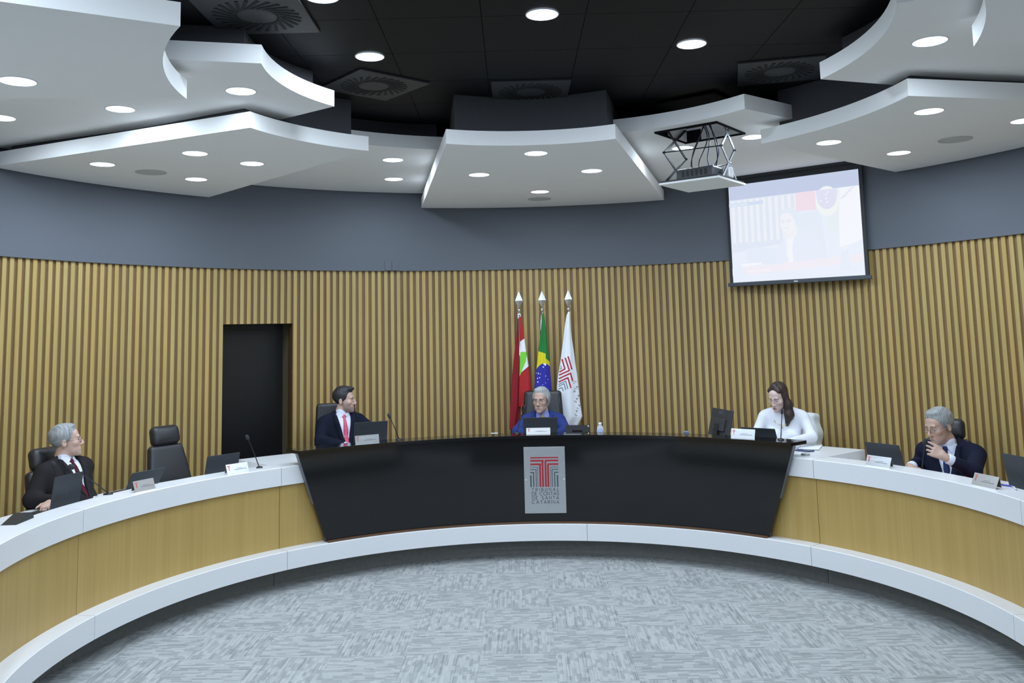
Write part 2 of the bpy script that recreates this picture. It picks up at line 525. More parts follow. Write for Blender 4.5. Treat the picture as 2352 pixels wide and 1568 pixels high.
# ================================================================ white ceiling petals
def rim(th0, R0, th1, R1, n=10, bow=0.0):
    return [(pp(th0 + (th1 - th0) * i / n, R0 + (R1 - R0) * i / n + bow * math.sin(PI * i / n)).x,
             pp(th0 + (th1 - th0) * i / n, R0 + (R1 - R0) * i / n + bow * math.sin(PI * i / n)).y) for i in range(n + 1)]
def side(th0, R0, th1, R1, n=6, bow=0.0):
    a, b = pp(th0, R0), pp(th1, R1)
    d = (b - a); nrm = Vector((-d.y, d.x, 0)).normalized()
    return [((a + d * (i / n) + nrm * bow * math.sin(PI * i / n)).x, (a + d * (i / n) + nrm * bow * math.sin(PI * i / n)).y) for i in range(1, n)]
TH = 0.115
def petal(label, th0, Ri0, th1, Ri1, Ro, z, bowL=0.0, bowR=0.0, thR0=None, thR1=None, neck=True, hole=None, Rbow=0.0, neckz=None):
    """th0..th1 at the inner rim, thR0..thR1 at the outer rim"""
    thR0 = th0 if thR0 is None else thR0
    thR1 = th1 if thR1 is None else thR1
    pts = rim(th0, Ri0, th1, Ri1, 16, Rbow) + side(th1, Ri1, thR1, Ro, 8, bowR) + rim(thR1, Ro, thR0, Ro, 16) + side(thR0, Ro, th0, Ri0, 8, bowL)
    e = empty('ceiling_petal', (*pp((th0 + th1) / 2, (Ri0 + Ro) / 2)[:2], z))
    tag(e, label, 'ceiling panel', 'white ceiling petals round the hall')
    bm = bmesh.new()
    if hole:
        # board with a hatch: triangulated ring between outline and opening
        vo = [bm.verts.new((x, y, z)) for x, y in pts]
        vh = [bm.verts.new((x, y, z)) for x, y in hole]
        es = [bm.edges.new((vo[i], vo[(i + 1) % len(vo)])) for i in range(len(vo))]
        es += [bm.edges.new((vh[i], vh[(i + 1) % len(vh)])) for i in range(len(vh))]
        bmesh.ops.triangle_fill(bm, use_beauty=True, edges=es)
    else:
        bm.faces.new([bm.verts.new((x, y, z)) for x, y in pts])
    r = bmesh.ops.extrude_face_region(bm, geom=list(bm.faces))
    bmesh.ops.translate(bm, vec=(0, 0, TH), verts=[v for v in r['geom'] if isinstance(v, bmesh.types.BMVert)])
    bmesh.ops.recalc_face_normals(bm, faces=bm.faces)
    me = bpy.data.meshes.new('board'); bm.to_mesh(me); bm.free()
    me.materials.append(M_cloud)
    o = link(bpy.data.objects.new('board', me), e)
    bpy.context.view_layer.update()
    o.matrix_parent_inverse = e.matrix_world.inverted()
    if neck:
        c = Vector((sum(p[0] for p in pts) / len(pts), sum(p[1] for p in pts) / len(pts), 0))
        np_ = []
        for x, y in pts:
            v = Vector((x, y, 0)) - c
            L = v.length
            q = c + v * max(0.2, (L - 0.15) / L)
            np_.append((q.x, q.y))
        if not hole:
            q = MB(); q.prism(np_, z + TH, Z_CEIL + 0.01)
            world_child(q, 'neck', M_neck, e)
    return e

P_C = petal('white ceiling petal in the middle above the flags', -30.0, 1.14, 37.2, 1.2, 4.56, Z_LOW, thR0=-14.2, thR1=21.2, bowL=0.0, bowR=0.0, Rbow=-0.05)
P_L = petal('low white ceiling petal at left with four lamps and a loudspeaker', -80.5, 1.90, -45.4, 1.68, 4.56, Z_LOW, thR0=-71.5, thR1=-44.1, bowL=0.0)
P_R = petal('low white ceiling petal at right with lamps and a loudspeaker', 56.5, 2.31, 92.7, 2.49, 4.56, Z_LOW, thR0=52.8, thR1=86.0)
P_LL = petal('low white ceiling petal in the upper left corner', -136.9, 2.34, -102.7, 2.08, 4.56, Z_LOW, thR0=-128, thR1=-99.0)
P_RR = petal('low white ceiling petal in the upper right corner', 114.9, 2.64, 150, 2.9, 4.56, Z_LOW, thR0=109.0, thR1=140)
P_HL = petal('raised white ceiling petal at left between two lower ones', -110.7, 1.65, -71.4, 1.39, 4.56, Z_HIGH, thR0=-106, thR1=-59.0, neck=True)
P_HG = petal('raised white ceiling petal between the left and middle petals', -47.5, 2.2, -17.0, 2.12, 4.56, Z_HIGH, thR0=-46.5, thR1=-12.0)
HOLE = [(1.21, 7.20), (1.63, 6.88), (1.96, 7.30), (1.55, 7.62)]
P_HP = petal('raised white ceiling petal with the open projector hatch', 25.0, 1.70, 64.6, 1.86, 4.56, Z_HIGH, thR0=19.0, thR1=57.0, hole=HOLE)
P_HR = petal('raised white ceiling petal at right between two lower ones', 88.6, 1.99, 124.7, 2.32, 4.56, Z_HIGH, thR0=79.0, thR1=119)

# ================================================================ lamps
M_lens = emitter('lamp_lens', LAMP_COL, 6.0)
M_lens.cycles.emission_sampling = 'NONE'
WATTS = dict(low=LAMP_LOW, high=LAMP_HIGH, ceil=LAMP_CEIL, rear_fill=LAMP_REAR_FILL)
def downlight(x, y, z, kind, where, big=1.0, group='round ceiling downlights'):
    e = empty('downlight', (x, y, z))
    tag(e, 'round white downlight ' + where, 'ceiling lamp', group)
    r = 0.0935 * big
    q = MB(); q.lathe([(r, 0.001), (r, -0.004), (r + 0.003, -0.0045), (r + 0.007, -0.001), (r + 0.007, 0.001)], 36)
    q.build('trim_ring', M_ringwhite, e, smooth=True)
    q = MB(); q.lathe([(0, -0.0035), (r, -0.0025)], 32)
    q.build('lens', M_lens, e, smooth=True)
    lamp_light(e, WATTS[kind], r * 0.97, -0.0045)
    return e
LL = 'in the low left petal, '
for x, y, wh in ((0.21, 7.12, 'in the middle petal, nearest its front edge'), (-0.29, 8.04, 'in the middle petal, its left one'),
                 (0.74, 7.98, 'in the middle petal, its right one'), (0.30, 9.12, 'in the middle petal, nearest the wall'),
                 (-2.46, 6.80, LL + 'nearest its front edge'), (-3.34, 7.14, LL + 'farthest to the left'),
                 (-2.15, 7.26, LL + 'farthest to the right'), (-2.85, 7.92, LL + 'nearest the wall'),
                 (2.90, 6.0, 'in the low right petal, nearest its front tip'), (2.55, 6.97, 'in the low right petal, farthest to the left'),
                 (3.33, 7.48, 'in the low right petal, nearest the wall'), (3.77, 6.36, 'in the low right petal, cut by the right picture edge'),
                 (-2.72, 4.78, 'in the upper left corner petal')):
    downlight(x, y, Z_LOW, 'low', wh)
for x, y, wh in ((-2.72, 6.06, 'in the raised left petal, its left one'), (-1.76, 5.68, 'in the raised left petal, its right one'),
                 (-3.65, 6.22, 'in the raised left petal, cut by the left picture edge'),
                 (-1.09, 8.10, 'in the raised petal left of the middle, front one'), (-1.22, 9.12, 'in the raised petal left of the middle, back one'),
                 (2.45, 4.99, 'in the raised right petal'), (2.09, 7.48, 'in the raised petal right of the projector hatch'),
                 (1.56, 7.88, 'in the raised petal behind the projector lift')):
    downlight(x, y, Z_HIGH, 'high', wh)
for x, y, wh in ((0.21, 5.08, 'in the black ceiling, the middle one'), (-0.93, 5.80, 'in the black ceiling, the left one'),
                 (1.22, 5.70, 'in the black ceiling, the right one'), (-1.02, 4.72, 'in the black ceiling at the top picture edge')):
    downlight(x, y, Z_CEIL, 'ceil', wh)
# fill lamps added over the unseen public side, behind the camera
for i, (x, y) in enumerate([(-2.6, 2.6), (0.2, 2.6), (3.0, 2.6), (-2.6, 0.2), (0.2, 0.2), (3.0, 0.2), (-2.6, -2.6), (0.2, -2.6), (3.0, -2.6)]):
    e = downlight(x, y, Z_CEIL, 'rear_fill', 'added as fill over the unseen public side, %s row, %s' % (('nearest', 'second', 'rearmost')[i // 3], ('left', 'middle', 'right')[i % 3]), 1.6, 'added fill downlights behind the camera')

# ceiling loudspeakers
M_grille = plain('speaker_grille', (0.52, 0.54, 0.54), 0.7, var=0.12, scale=900)
for x, y, wh in ((-3.10, 7.53, 'low left'), (0.31, 9.61, 'middle'), (3.56, 6.97, 'low right')):
    e = empty('ceiling_speaker', (x, y, Z_LOW)); tag(e, 'flat round white loudspeaker grille in the %s ceiling petal' % wh, 'loudspeaker')
    q = MB(); q.lathe([(0.115, 0.001), (0.115, -0.006), (0.127, -0.006), (0.13, 0.001)], 40); q.build('rim', M_grille, e, smooth=True)
    q = MB(); q.lathe([(0, -0.0045), (0.115, -0.004)], 40); q.build('grille', M_grille, e, smooth=True)

# ================================================================ curved desk
Z_KB, Z_KT, Z_UB, Z_UT = 0.178, 0.331, 0.862, 1.016
R_KICK, R_WOOD, R_LEDGE, R_LREAR = 2.947, 3.085, 3.053, 3.282
J = [-118.0, -81.2, -44.25, 51.4, 89.6, 124.0]
def desk_section(th0, th1, label, kick_joint=None, ledge=True, group='sections of the curved white and oak desk'):
    e = empty('curved_desk', pp((th0 + th1) / 2, 3.1, 0)); tag(e, label, 'desk', group)
    g = 0.045
    a, b = th0 + g, th1 - g
    q = MB(); q.sweep(a, b, [(3.17, 0), (3.30, 0), (3.30, Z_KB), (3.17, Z_KB)], 1.5); world_child(q, 'toe_base', M_toebase, e)
    cuts = [a, b] if kick_joint is None else [a, kick_joint, b]
    for i in range(len(cuts) - 1):
        q = MB(); q.sweep(cuts[i] + (0.03 if i else 0), cuts[i + 1] - (0.03 if i < len(cuts) - 2 else 0), [(R_KICK, Z_KB), (3.20, Z_KB), (3.20, Z_KT), (R_KICK + 0.004, Z_KT), (R_KICK, Z_KT - 0.004)], 0.75)
        world_child(q, 'kick_band', M_white, e, auto=True)
    q = MB(); q.sweep(a, b, [(R_WOOD, Z_KT), (3.12, Z_KT), (3.12, Z_UT - 0.04 if not ledge else Z_UB + 0.02), (R_WOOD, Z_UT - 0.04 if not ledge else Z_UB + 0.02)], 0.75)
    world_child(q, 'oak_panel', M_panelwood, e, auto=True)
    if ledge:
        q = MB(); q.sweep(a, b, [(R_LEDGE, Z_UB), (R_LREAR, Z_UB), (R_LREAR, Z_UT), (R_LEDGE + 0.004, Z_UT), (R_LEDGE, Z_UT - 0.004)], 0.75)
        world_child(q, 'ledge', M_white, e, auto=True)
        q = MB(); q.sweep(a, b, [(R_LREAR + 0.001, 0.895), (3.80, 0.895), (3.80, 0.925), (R_LREAR + 0.001, 0.925)], 1.5)
        world_child(q, 'work_surface', M_white, e, auto=True)
    return e
desk_section(J[0], J[1], 'curved white and oak desk section at the far left, in front of the first man')
desk_section(J[1], J[2], 'curved white and oak desk section left of the black desk front')
e_mid = desk_section(J[2], J[3], 'middle desk section with oak panel and white kick band under the black front', kick_joint=10.85, ledge=False)
desk_section(J[3], J[4], 'curved white and oak desk section right of the black desk front')
desk_section(J[4], J[5], 'curved white and oak desk section cut by the right picture edge')

# the two white return cabinets that close the middle section
for a, b, nm in ((J[2] + 0.05, -35.0, 'left'), (42.0, J[3] - 0.05, 'right')):
    e = empty('return_cabinet', pp((a + b) / 2, 3.4, 0)); tag(e, 'white return cabinet beside the %s end of the black desk front' % nm, 'cabinet', 'white return cabinets')
    q = MB(); q.sweep(a, b, [(3.053, Z_UB), (3.87, Z_UB), (3.87, Z_UT), (3.057, Z_UT), (3.053, Z_UT - 0.004)], 0.75); world_child(q, 'top', M_white, e, auto=True)
    q = MB(); q.sweep(a + 0.02, b - 0.02, [(3.13, 0.2), (3.865, 0.2), (3.865, Z_UB), (3.13, Z_UB)], 1); world_child(q, 'body', M_white, e)
    if nm == 'right':
        # flush pull in the side facing the aisle
        pa = pp(b - 0.02, 3.55, 0.955)
        q = MB(); q.box((0, 0, 0), (0.004, 0.06, 0.014), bev=0.002)
        o = q.build('flush_pull', M_alu, e); o.location = pa - e.location; o.rotation_euler = (0, 0, -math.radians(b))
q = MB(); q.sweep(-34.95, 41.95, [(3.14, Z_UT - 0.035), (3.87, Z_UT - 0.035), (3.87, Z_UT), (3.14, Z_UT)], 1)
world_child(q, 'work_surface', M_white, e_mid, auto=True)

# black lacquered front
e = empty('black_desk_front', pp(AX, 2.97, 0)); tag(e, 'glossy black lacquered desk front with leaning sides in the middle', 'desk front')
def black_front():
    n, k = 70, 12
    Rt, Rb, zt, zb, tk = 2.985, 2.990, 1.125, 0.346, 0.035
    ht, hb = 45.35, 40.15
    vs, fs = [], []
    for s in (0, 1):
        for j in range(k + 1):
            v = j / k
            for i in range(n + 1):
                u = i / n * 2 - 1
                hw = hb + (ht - hb) * v
                vs.append(pp(AX + u * hw, Rb + (Rt - Rb) * v + s * tk, zb + (zt - zb) * v))
    W = n + 1; N = (k + 1) * W
    for s in (0, 1):
        for j in range(k):
            for i in range(n):
                a = s * N + j * W + i
                fs.append((a, a + 1, a + W + 1, a + W) if s == 0 else (a, a + W, a + W + 1, a + 1))
    for i in range(n):
        fs.append((i, i + N, i + N + 1, i + 1)); a = k * W + i; fs.append((a, a + 1, a + 1 + N, a + N))
    for j in range(k):
        a = j * W; fs.append((a, a + W, a + W + N, a + N)); a = j * W + n; fs.append((a, a + N, a + N + W, a + W))
    q = MB(); q.add(vs, fs); return q
world_child(black_front(), 'front_panel', M_blackgloss, e, auto=True)
for sgn in (-1, 1):
    v0, v1 = 0.42, 1.0
    a0 = AX + sgn * (40.15 + 5.2 * v0 + 0.02); a1 = AX + sgn * (40.15 + 5.2 * v1 + 0.02)
    z0, z1 = 0.346 + 0.779 * v0, 0.346 + 0.779 * v1
    R0, R1 = 2.990 + 0.002, 2.985 + 0.002
    d = 0.05 * sgn
    P = [pp(a0, R0, z0), pp(a0 + d, R0 + 0.004, z0), pp(a0 + d, R0 + 0.046, z0), pp(a0, R0 + 0.046, z0),
         pp(a1, R1, z1), pp(a1 + d, R1 + 0.004, z1), pp(a1 + d, R1 + 0.046, z1), pp(a1, R1 + 0.046, z1)]
    q = MB(); q.add(P, [(0, 1, 2, 3), (7, 6, 5, 4), (0, 4, 5, 1), (1, 5, 6, 2), (2, 6, 7, 3), (3, 7, 4, 0)])
    world_child(q, 'side_edge', M_litedge, e)
q = MB(); q.sweep(AX - 39.9, AX + 39.9, [(2.958, Z_KT + 0.001), (3.07, Z_KT + 0.001), (3.07, 0.3455), (2.958, 0.3455)], 1.0)
world_child(q, 'base_strip', plain('dark_brown_strip', (0.11, 0.055, 0.028), 0.5), e, auto=True)  # dark brown strip filling the gap between kick band and black panel
q = MB(); q.sweep(AX - 45.4, AX + 45.4, [(2.955, 1.122), (3.20, 1.122), (3.20, 1.150), (2.958, 1.150), (2.955, 1.147)], 0.75)
world_child(q, 'top_slab', M_blackgloss, e, auto=True)
q = MB(); q.sweep(AX - 41.5, AX + 41.5, [(3.15, Z_UT), (3.18, Z_UT), (3.18, 1.122), (3.15, 1.122)], 1.5)
world_child(q, 'back_riser', M_blackgloss, e)

# ================================================================ helpers for placed things
def at(th, R, z, yaw=0.0, name='thing'):
    """an Empty on a bearing, its local +Y pointing away from the hall centre"""
    return empty(name, pp(th, R, z), -math.radians(th) + yaw)

# ---- single-stroke capitals, unit box
def _arc(cx, cy, rx, ry, a0, a1, n=10):
    return [(cx + rx * math.cos(math.radians(a0 + (a1 - a0) * i / n)), cy + ry * math.sin(math.radians(a0 + (a1 - a0) * i / n))) for i in range(n + 1)]
FONT = {
 'A': [[(0, 0), (.42, 1), (.84, 0)], [(.16, .36), (.68, .36)]],
 'B': [[(0, 0), (0, 1), (.34, 1)] + _arc(.34, .76, .24, .24, 90, -90)[1:] + [(0, .52)], [(.34, .52)] + _arc(.36, .26, .28, .26, 90, -90)[1:] + [(0, 0)]],
 'C': [_arc(.5, .5, .5, .5, 48, 312, 18)],
 'D': [[(0, 0), (0, 1), (.28, 1)] + _arc(.28, .5, .5, .5, 90, -90, 14)[1:] + [(0, 0)]],
 'E': [[(.52, 1), (0, 1), (0, 0), (.52, 0)], [(0, .52), (.46, .52)]],
 'F': [[(.52, 1), (0, 1), (0, 0)], [(0, .52), (.46, .52)]],
 'I': [[(0, 0), (0, 1)]],
 'L': [[(0, 1), (0, 0), (.46, 0)]],
 'N': [[(0, 0), (0, 1), (.7, 0), (.7, 1)]],
 'O': [_arc(.52, .5, .52, .5, 0, 360, 24)],
 'R': [[(0, 0), (0, 1), (.36, 1)] + _arc(.36, .75, .25, .25, 90, -90)[1:] + [(0, .5)], [(.3, .5), (.62, 0)]],
 'S': [_arc(.3, .74, .26, .26, 30, 265, 10) + _arc(.3, .25, .29, .25, 85, -150, 10)],
 'T': [[(0, 1), (.66, 1)], [(.33, 1), (.33, 0)]],
 'U': [[(0, 1), (0, .32)] + _arc(.32, .32, .32, .32, 180, 360, 12)[1:] + [(.64, 1)]],
}
LW = dict(A=.84, B=.64, C=.9, D=.78, E=.52, F=.52, I=.02, L=.46, N=.7, O=1.04, R=.62, S=.58, T=.66, U=.64)
def ribbon(mb, pts, w, z=0.0, h=0.0015, M=None):
    """flat strip of width w along a 2-D polyline (x,y), raised h"""
    n = len(pts)
    L, Rr = [], []
    for i in range(n):
        a = Vector(pts[max(i - 1, 0)]); b = Vector(pts[min(i + 1, n - 1)])
        p = Vector(pts[i])
        if 0 < i < n - 1:
            d1 = (p - a).normalized(); d2 = (b - p).normalized()
            t = (d1 + d2)
            t = t.normalized() if t.length > 1e-6 else d1
            s = 1 / max(0.45, abs(t.dot(d1)))
        else:
            t = (b - a).normalized(); s = 1
        nn = Vector((-t.y, t.x)) * w / 2 * s
        L.append(p + nn); Rr.append(p - nn)
    vs = [(p.x, p.y, z) for p in L] + [(p.x, p.y, z) for p in Rr] + [(p.x, p.y, z + h) for p in L] + [(p.x, p.y, z + h) for p in Rr]
    fs = []
    for i in range(n - 1):
        fs += [(2 * n + i, 3 * n + i, 3 * n + i + 1, 2 * n + i + 1), (i, i + 1, n + i + 1, n + i), (i, 2 * n + i, 2 * n + i + 1, i + 1), (n + i, n + i + 1, 3 * n + i + 1, 3 * n + i)]
    fs += [(0, n, 3 * n, 2 * n), (n - 1, 3 * n - 1, 4 * n - 1, 2 * n - 1)]
    mb.add(vs, fs, M)
def letters(text, x0, x1, y0, h, w, mk):
    """spread a line of capitals from x0 to x1; mk(mb, ch) places each letter"""
    tot = sum(LW.get(c, 0.42) for c in text) * h
    gap = (x1 - x0 - tot) / max(1, len(text) - 1)
    x = x0
    for c in text:
        if c in FONT:
            mb = MB()
            for pl in FONT[c]:
                ribbon(mb, [(x + px * h, y0 + py * h) for px, py in pl], w)
            mk(mb, c)
        x += LW.get(c, 0.42) * h + gap

# ================================================================ steel emblem plate on the black front
M_red = plain('emblem_red', (0.33, 0.018, 0.03), 0.4, var=0.05)
M_slate = plain('emblem_slate', (0.055, 0.075, 0.09), 0.45, var=0.05)
M_ink = plain('emblem_ink', (0.035, 0.045, 0.055), 0.5, var=0.05)
PZ = 1890.0
lean = math.atan2(0.005, 0.779)
def plate_frame(e):
    e.rotation_euler = (PI / 2 - 0.0, 0, -math.radians(AX))
e = empty('emblem_plate', pp(AX - 0.05, 3.0, 0.7326), -math.radians(AX)); tag(e, 'brushed steel plate with red and grey column emblem on the black desk front', 'sign')
# panel radius at plate mid height
vmid = (0.7326 - 0.352) / 0.773
Rmid = 2.9875
e.location = pp(AX - 0.05, Rmid - 0.016, 0.7326)
e.rotation_euler = (PI / 2 + lean, 0, -math.radians(AX))
q = MB(); q.box((0, 0, 0), (0.1965, 0.308, 0.003), bev=0.001); q.build('plate', M_steel, e)
def pl(x, y):      # drawing units (as measured on the plate) to plate metres
    return ((x - 0.0267 * (y - 203) - 782) / PZ, -(y - 203 - 599) / PZ * 0.972)
def bar(x0, y0, x1, y1, mat):
    a, b = pl(x0, y0), pl(x1, y1)
    # keep bars upright: use centre skew only
    yy = (y0 + y1) / 2
    ax_, bx_ = (x0 - 0.0267 * (yy - 203) - 782) / PZ, (x1 - 0.0267 * (yy - 203) - 782) / PZ
    m_ = MB(); m_.box(((ax_ + bx_) / 2, (a[1] + b[1]) / 2, 0.0038), (abs(bx_ - ax_) / 2, abs(a[1] - b[1]) / 2, 0.0012))
    m_.build('emblem_bar', mat, e)
C0 = 787.0
def mir(x0, y0, x1, y1, mat):
    bar(C0 - x1, y0, C0 - x0, y1, mat); bar(C0 + x0, y0, C0 + x1, y1, mat)
bar(C0 - 252, 387, C0 + 252, 411, M_red)
for a, b, yt, th, mat in ((9, 252, 437, 32, M_red), (55, 252, 502, 32, M_red), (112, 252, 566, 9, M_slate), (138, 252, 606, 14, M_slate), (180, 252, 656, 20, M_slate)):
    mir(a, yt, b, yt + th, mat)
    vw = {9: 34, 55: 34, 112: 9, 138: 14, 180: 20}[a]
    mir(a, yt + th, a + vw, 928, mat)
mir(226, 716, 252, 928, M_slate)
for txt, yb, hh in (('TRIBUNAL', 1003, 54), ('DE CONTAS', 1078, 58), ('DE SANTA', 1153, 56), ('CATARINA', 1229, 56)):
    y0 = pl(0, yb)[1]; h = hh / PZ * 0.972
    letters(txt, -238 / PZ, 244 / PZ, y0, h, 0.0042, lambda mb, c: setattr(mb.build('letter', M_ink, e), 'location', (0, 0, 0.0028)))
for sx in (-1, 1):
    q = MB(); q.lathe([(0, 0.006), (0.004, 0.0055), (0.006, 0.003)], 12); o = q.build('screw', M_chrome, e, smooth=True); o.location = (sx * 0.18, 0.0, 0)

# ================================================================ laptops
M_lap = plain('laptop_lid_grey', (0.038, 0.044, 0.052), 0.42, 0.3, var=0.06)
M_lapdeck = plain('laptop_deck', (0.02, 0.021, 0.023), 0.5, var=0.1)
M_lapscreen = plain('laptop_screen', (0.08, 0.10, 0.13), 0.25, emit=(0.5, 0.65, 0.9), es=0.12)
M_mark = plain('laptop_mark', (0.06, 0.068, 0.078), 0.3, 0.6)
def laptop(th, R, z, tilt, label, yaw=0.0, w=0.345, h=0.225, sticker=False):
    e = at(th, R, z, math.radians(yaw), 'laptop'); tag(e, label, 'laptop', 'open laptops on the desks')
    q = MB(); q.box((0, 0.115, 0.009), (w / 2, 0.115, 0.008), bev=0.003); b = q.build('base', M_lapdeck, e)
    q = MB(); q.box((0, 0.12, 0.0175), (w / 2 - 0.03, 0.055, 0.001)); q.build('keyboard', M_blackplastic, b)
    M = Matrix.Translation((0, 0, 0.016)) @ Matrix.Rotation(math.radians(tilt), 4, 'X')
    q = MB(); q.box((0, 0, h / 2), (w / 2, 0.0035, h / 2), M, bev=0.0025); lid = q.build('lid', M_lap, e)
    q = MB(); q.box((0, 0.0042, h / 2 + 0.004), (w / 2 - 0.008, 0.0006, h / 2 - 0.012), M); q.build('screen', M_lapscreen, lid)
    q = MB(); q.lathe([(0.014, 0), (0.0135, 0.0008), (0.0115, 0.0008), (0.011, 0)], 24, M @ Matrix.Translation((0, -0.0035, h / 2)) @ Matrix.Rotation(PI / 2, 4, 'X')); q.build('round_mark', M_mark, lid)
    if sticker:
        q = MB(); q.lathe([(0, 0.001), (0.026, 0.001), (0.026, 0)], 28, M @ Matrix.Translation((0.02, -0.0035, 0.055)) @ Matrix.Rotation(PI / 2, 4, 'X'))
        q.build('round_sticker', plain('sticker_blue', (0.13, 0.16, 0.25), 0.5), lid)
        q = MB(); q.box((0.02, -0.005, 0.055), (0.009, 0.0006, 0.016), M); q.build('sticker_print', plain('sticker_print', (0.45, 0.5, 0.6), 0.5), lid)
    return e
laptop(-76.3, 3.42, 0.926, 8, 'dark grey laptop open in front of the man in profile at the far left', w=0.285, h=0.262)
laptop(-63.2, 3.47, 0.926, 30, 'dark grey laptop leaning far open before the empty chair', w=0.315, h=0.200)
laptop(-50.3, 3.47, 0.926, 14, 'dark grey laptop left of the microphone by the doorway', w=0.32, h=0.205)
laptop(-25.95, 3.45, 1.017, 8, 'dark laptop in front of the man with the pink tie', w=0.335, h=0.275)
laptop(2.6, 3.45, 1.017, 8, 'dark laptop in front of the man in the blue suit', w=0.345, h=0.245)
laptop(39.9, 3.36, 1.017, 25, 'dark laptop lid behind the bright nameplate of the woman in white', w=0.33, h=0.205)
laptop(58.9, 3.46, 0.926, 17, 'dark laptop with a round blue sticker left of the man in the navy suit', w=0.325, h=0.222, sticker=True)
laptop(80.9, 3.44, 0.926, 10, 'dark laptop cut by the right picture edge', w=0.33, h=0.27)

# ================================================================ nameplates
M_npsteel = brushed('nameplate_steel', (0.60, 0.62, 0.64), 0.30)
M_npdark = brushed('nameplate_dull', (0.46, 0.45, 0.44), 0.42)
M_nptext = plain('nameplate_text', (0.16, 0.17, 0.19), 0.6)
M_npred = plain('nameplate_red', (0.55, 0.10, 0.10), 0.5)
def nameplate(th, R, z, label, dark=False, w=0.225, h=0.083, tilt=-20, yaw=0.0):
    e = at(th, R, z, math.radians(yaw), 'nameplate'); tag(e, label, 'nameplate', 'metal nameplates on the desks')
    mat = M_npdark if dark else M_npsteel
    M = Matrix.Rotation(math.radians(tilt), 4, 'X')
    q = MB(); q.box((0, 0, h / 2), (w / 2, 0.0013, h / 2), M); f = q.build('face', mat, e)
    top = M @ Vector((0, 0, h))
    M2 = Matrix.Translation(top) @ Matrix.Rotation(math.radians(90 + 62), 4, 'X')
    q = MB(); q.box((0, 0, 0.034), (w / 2, 0.0013, 0.034), Matrix.Translation(top) @ Matrix.Rotation(math.radians(-172), 4, 'X')); q.build('rear_leg', mat, e)
    def mk(x0, y0, x1, y1, m_, nm):
        b_ = MB(); b_.box(((x0 + x1) / 2, -0.0018, (y0 + y1) / 2), ((x1 - x0) / 2, 0.0006, (y1 - y0) / 2), M); b_.build(nm, m_, f)
    lx = -w / 2 + 0.012
    r_ = M_npred if dark else M_npred
    mk(lx, h * .80, lx + 0.026, h * .86, r_, 'emblem'); mk(lx + 0.003, h * .70, lx + 0.023, h * .76, r_, 'emblem')
    mk(lx + 0.009, h * .36, lx + 0.012, h * .70, r_, 'emblem'); mk(lx + 0.014, h * .36, lx + 0.017, h * .70, r_, 'emblem')
    random.seed(int(th * 10))
    for yy, x0, x1, hh in ((h * .50, -0.012, 0.045, 0.003), (h * .36, -0.03, 0.085, 0.005)):
        x = x0
        while x < x1:
            l = random.uniform(0.006, 0.018)
            mk(x, yy, min(x + l, x1), yy + hh, M_nptext, 'print'); x += l + 0.004
    return e
nameplate(-68.05, 3.115, 1.016, 'dull steel nameplate in front of the empty chair', dark=True, w=0.19, yaw=-4)
nameplate(-51.5, 3.10, 1.016, 'shiny steel nameplate left of the black desk front', w=0.21)
nameplate(-28.9, 3.02, 1.150, 'shiny steel nameplate in front of the man with the pink tie', w=0.23, h=0.076, tilt=-12)
nameplate(2.35, 3.05, 1.150, 'grey steel nameplate in front of the man in the blue suit', dark=True, w=0.232, h=0.062, tilt=-18)
nameplate(39.4, 3.02, 1.150, 'glaring steel nameplate in front of the woman in white', w=0.225, h=0.084, tilt=-15)
nameplate(62.0, 3.11, 1.016, 'white glaring nameplate left of the man in the navy suit', w=0.23, h=0.082, tilt=-22)
nameplate(80.9, 3.11, 1.016, 'dull grey nameplate on the right end of the white ledge', dark=True, w=0.225, h=0.085, tilt=-25, yaw=4)

# ================================================================ gooseneck microphones
M_foam = plain('microphone_foam', (0.028, 0.03, 0.033), 0.95, var=0.2, scale=300)
def gooseneck(base, head, label, bend=0.02, fr=0.016):
    base, head = Vector(base), Vector(head)
    e = empty('gooseneck_microphone', base); tag(e, label, 'microphone', 'gooseneck microphones on the desks')
    d = head - base
    n = 12
    side_ = d.cross(Vector((0, 0, 1)))
    pts = []
    for i in range(n + 1):
        t = i / n
        p = d * t; p.z += bend * math.sin(PI * t) * 2; pts.append(p)
    q = MB(); q.lathe([(0, 0.014), (0.018, 0.013), (0.026, 0.008), (0.028, 0.0)], 24); q.build('foot', M_blackplastic, e, smooth=True)
    q = MB(); q.tube([(p.x, p.y, max(p.z, 0.008)) for p in pts], [0.0045] * 4 + [0.0038] * (n - 3), 8); q.build('stem', M_darkmetal, e, smooth=True)
    dd = (pts[-1] - pts[-2]).normalized()
    q = MB(); ctr = pts[-1]
    rings = [ctr + dd * s for s in (-0.014, -0.010, 0.0, 0.012, 0.024, 0.032, 0.036)]
    q.tube(rings, [fr * .45, fr * .8, fr, fr * 1.02, fr * .85, fr * .5, fr * .1], 14); q.build('foam_head', M_foam, e, smooth=True)
    return e
gooseneck(pp(-46.61, 3.2, 1.016), pp(-48.7, 3.2, 1.28), 'gooseneck microphone in front of the dark doorway', 0.004)
gooseneck(pp(-22.67, 3.1, 1.150), pp(-24.4, 3.1, 1.37), 'gooseneck microphone right of the man with the pink tie', 0.006, 0.013)
gooseneck(pp(-1.5, 3.17, 1.150), pp(0.0, 3.20, 1.395), 'thin gooseneck microphone at the arm of the man in the blue suit', 0.01, 0.010)
gooseneck(pp(45.41, 3.1, 1.150), pp(45.9, 3.1, 1.385), 'upright gooseneck microphone in front of the woman in white', 0.0, 0.011)
gooseneck(pp(66.25, 3.3, 0.926), pp(67.35, 3.3, 1.215), 'gooseneck microphone held by the man in the navy suit', 0.0, 0.017)
gooseneck(pp(-71.6, 3.27, 1.016), pp(-77.6, 3.3, 1.262), 'long gooseneck microphone before the tie of the man in profile', 0.004, 0.018)
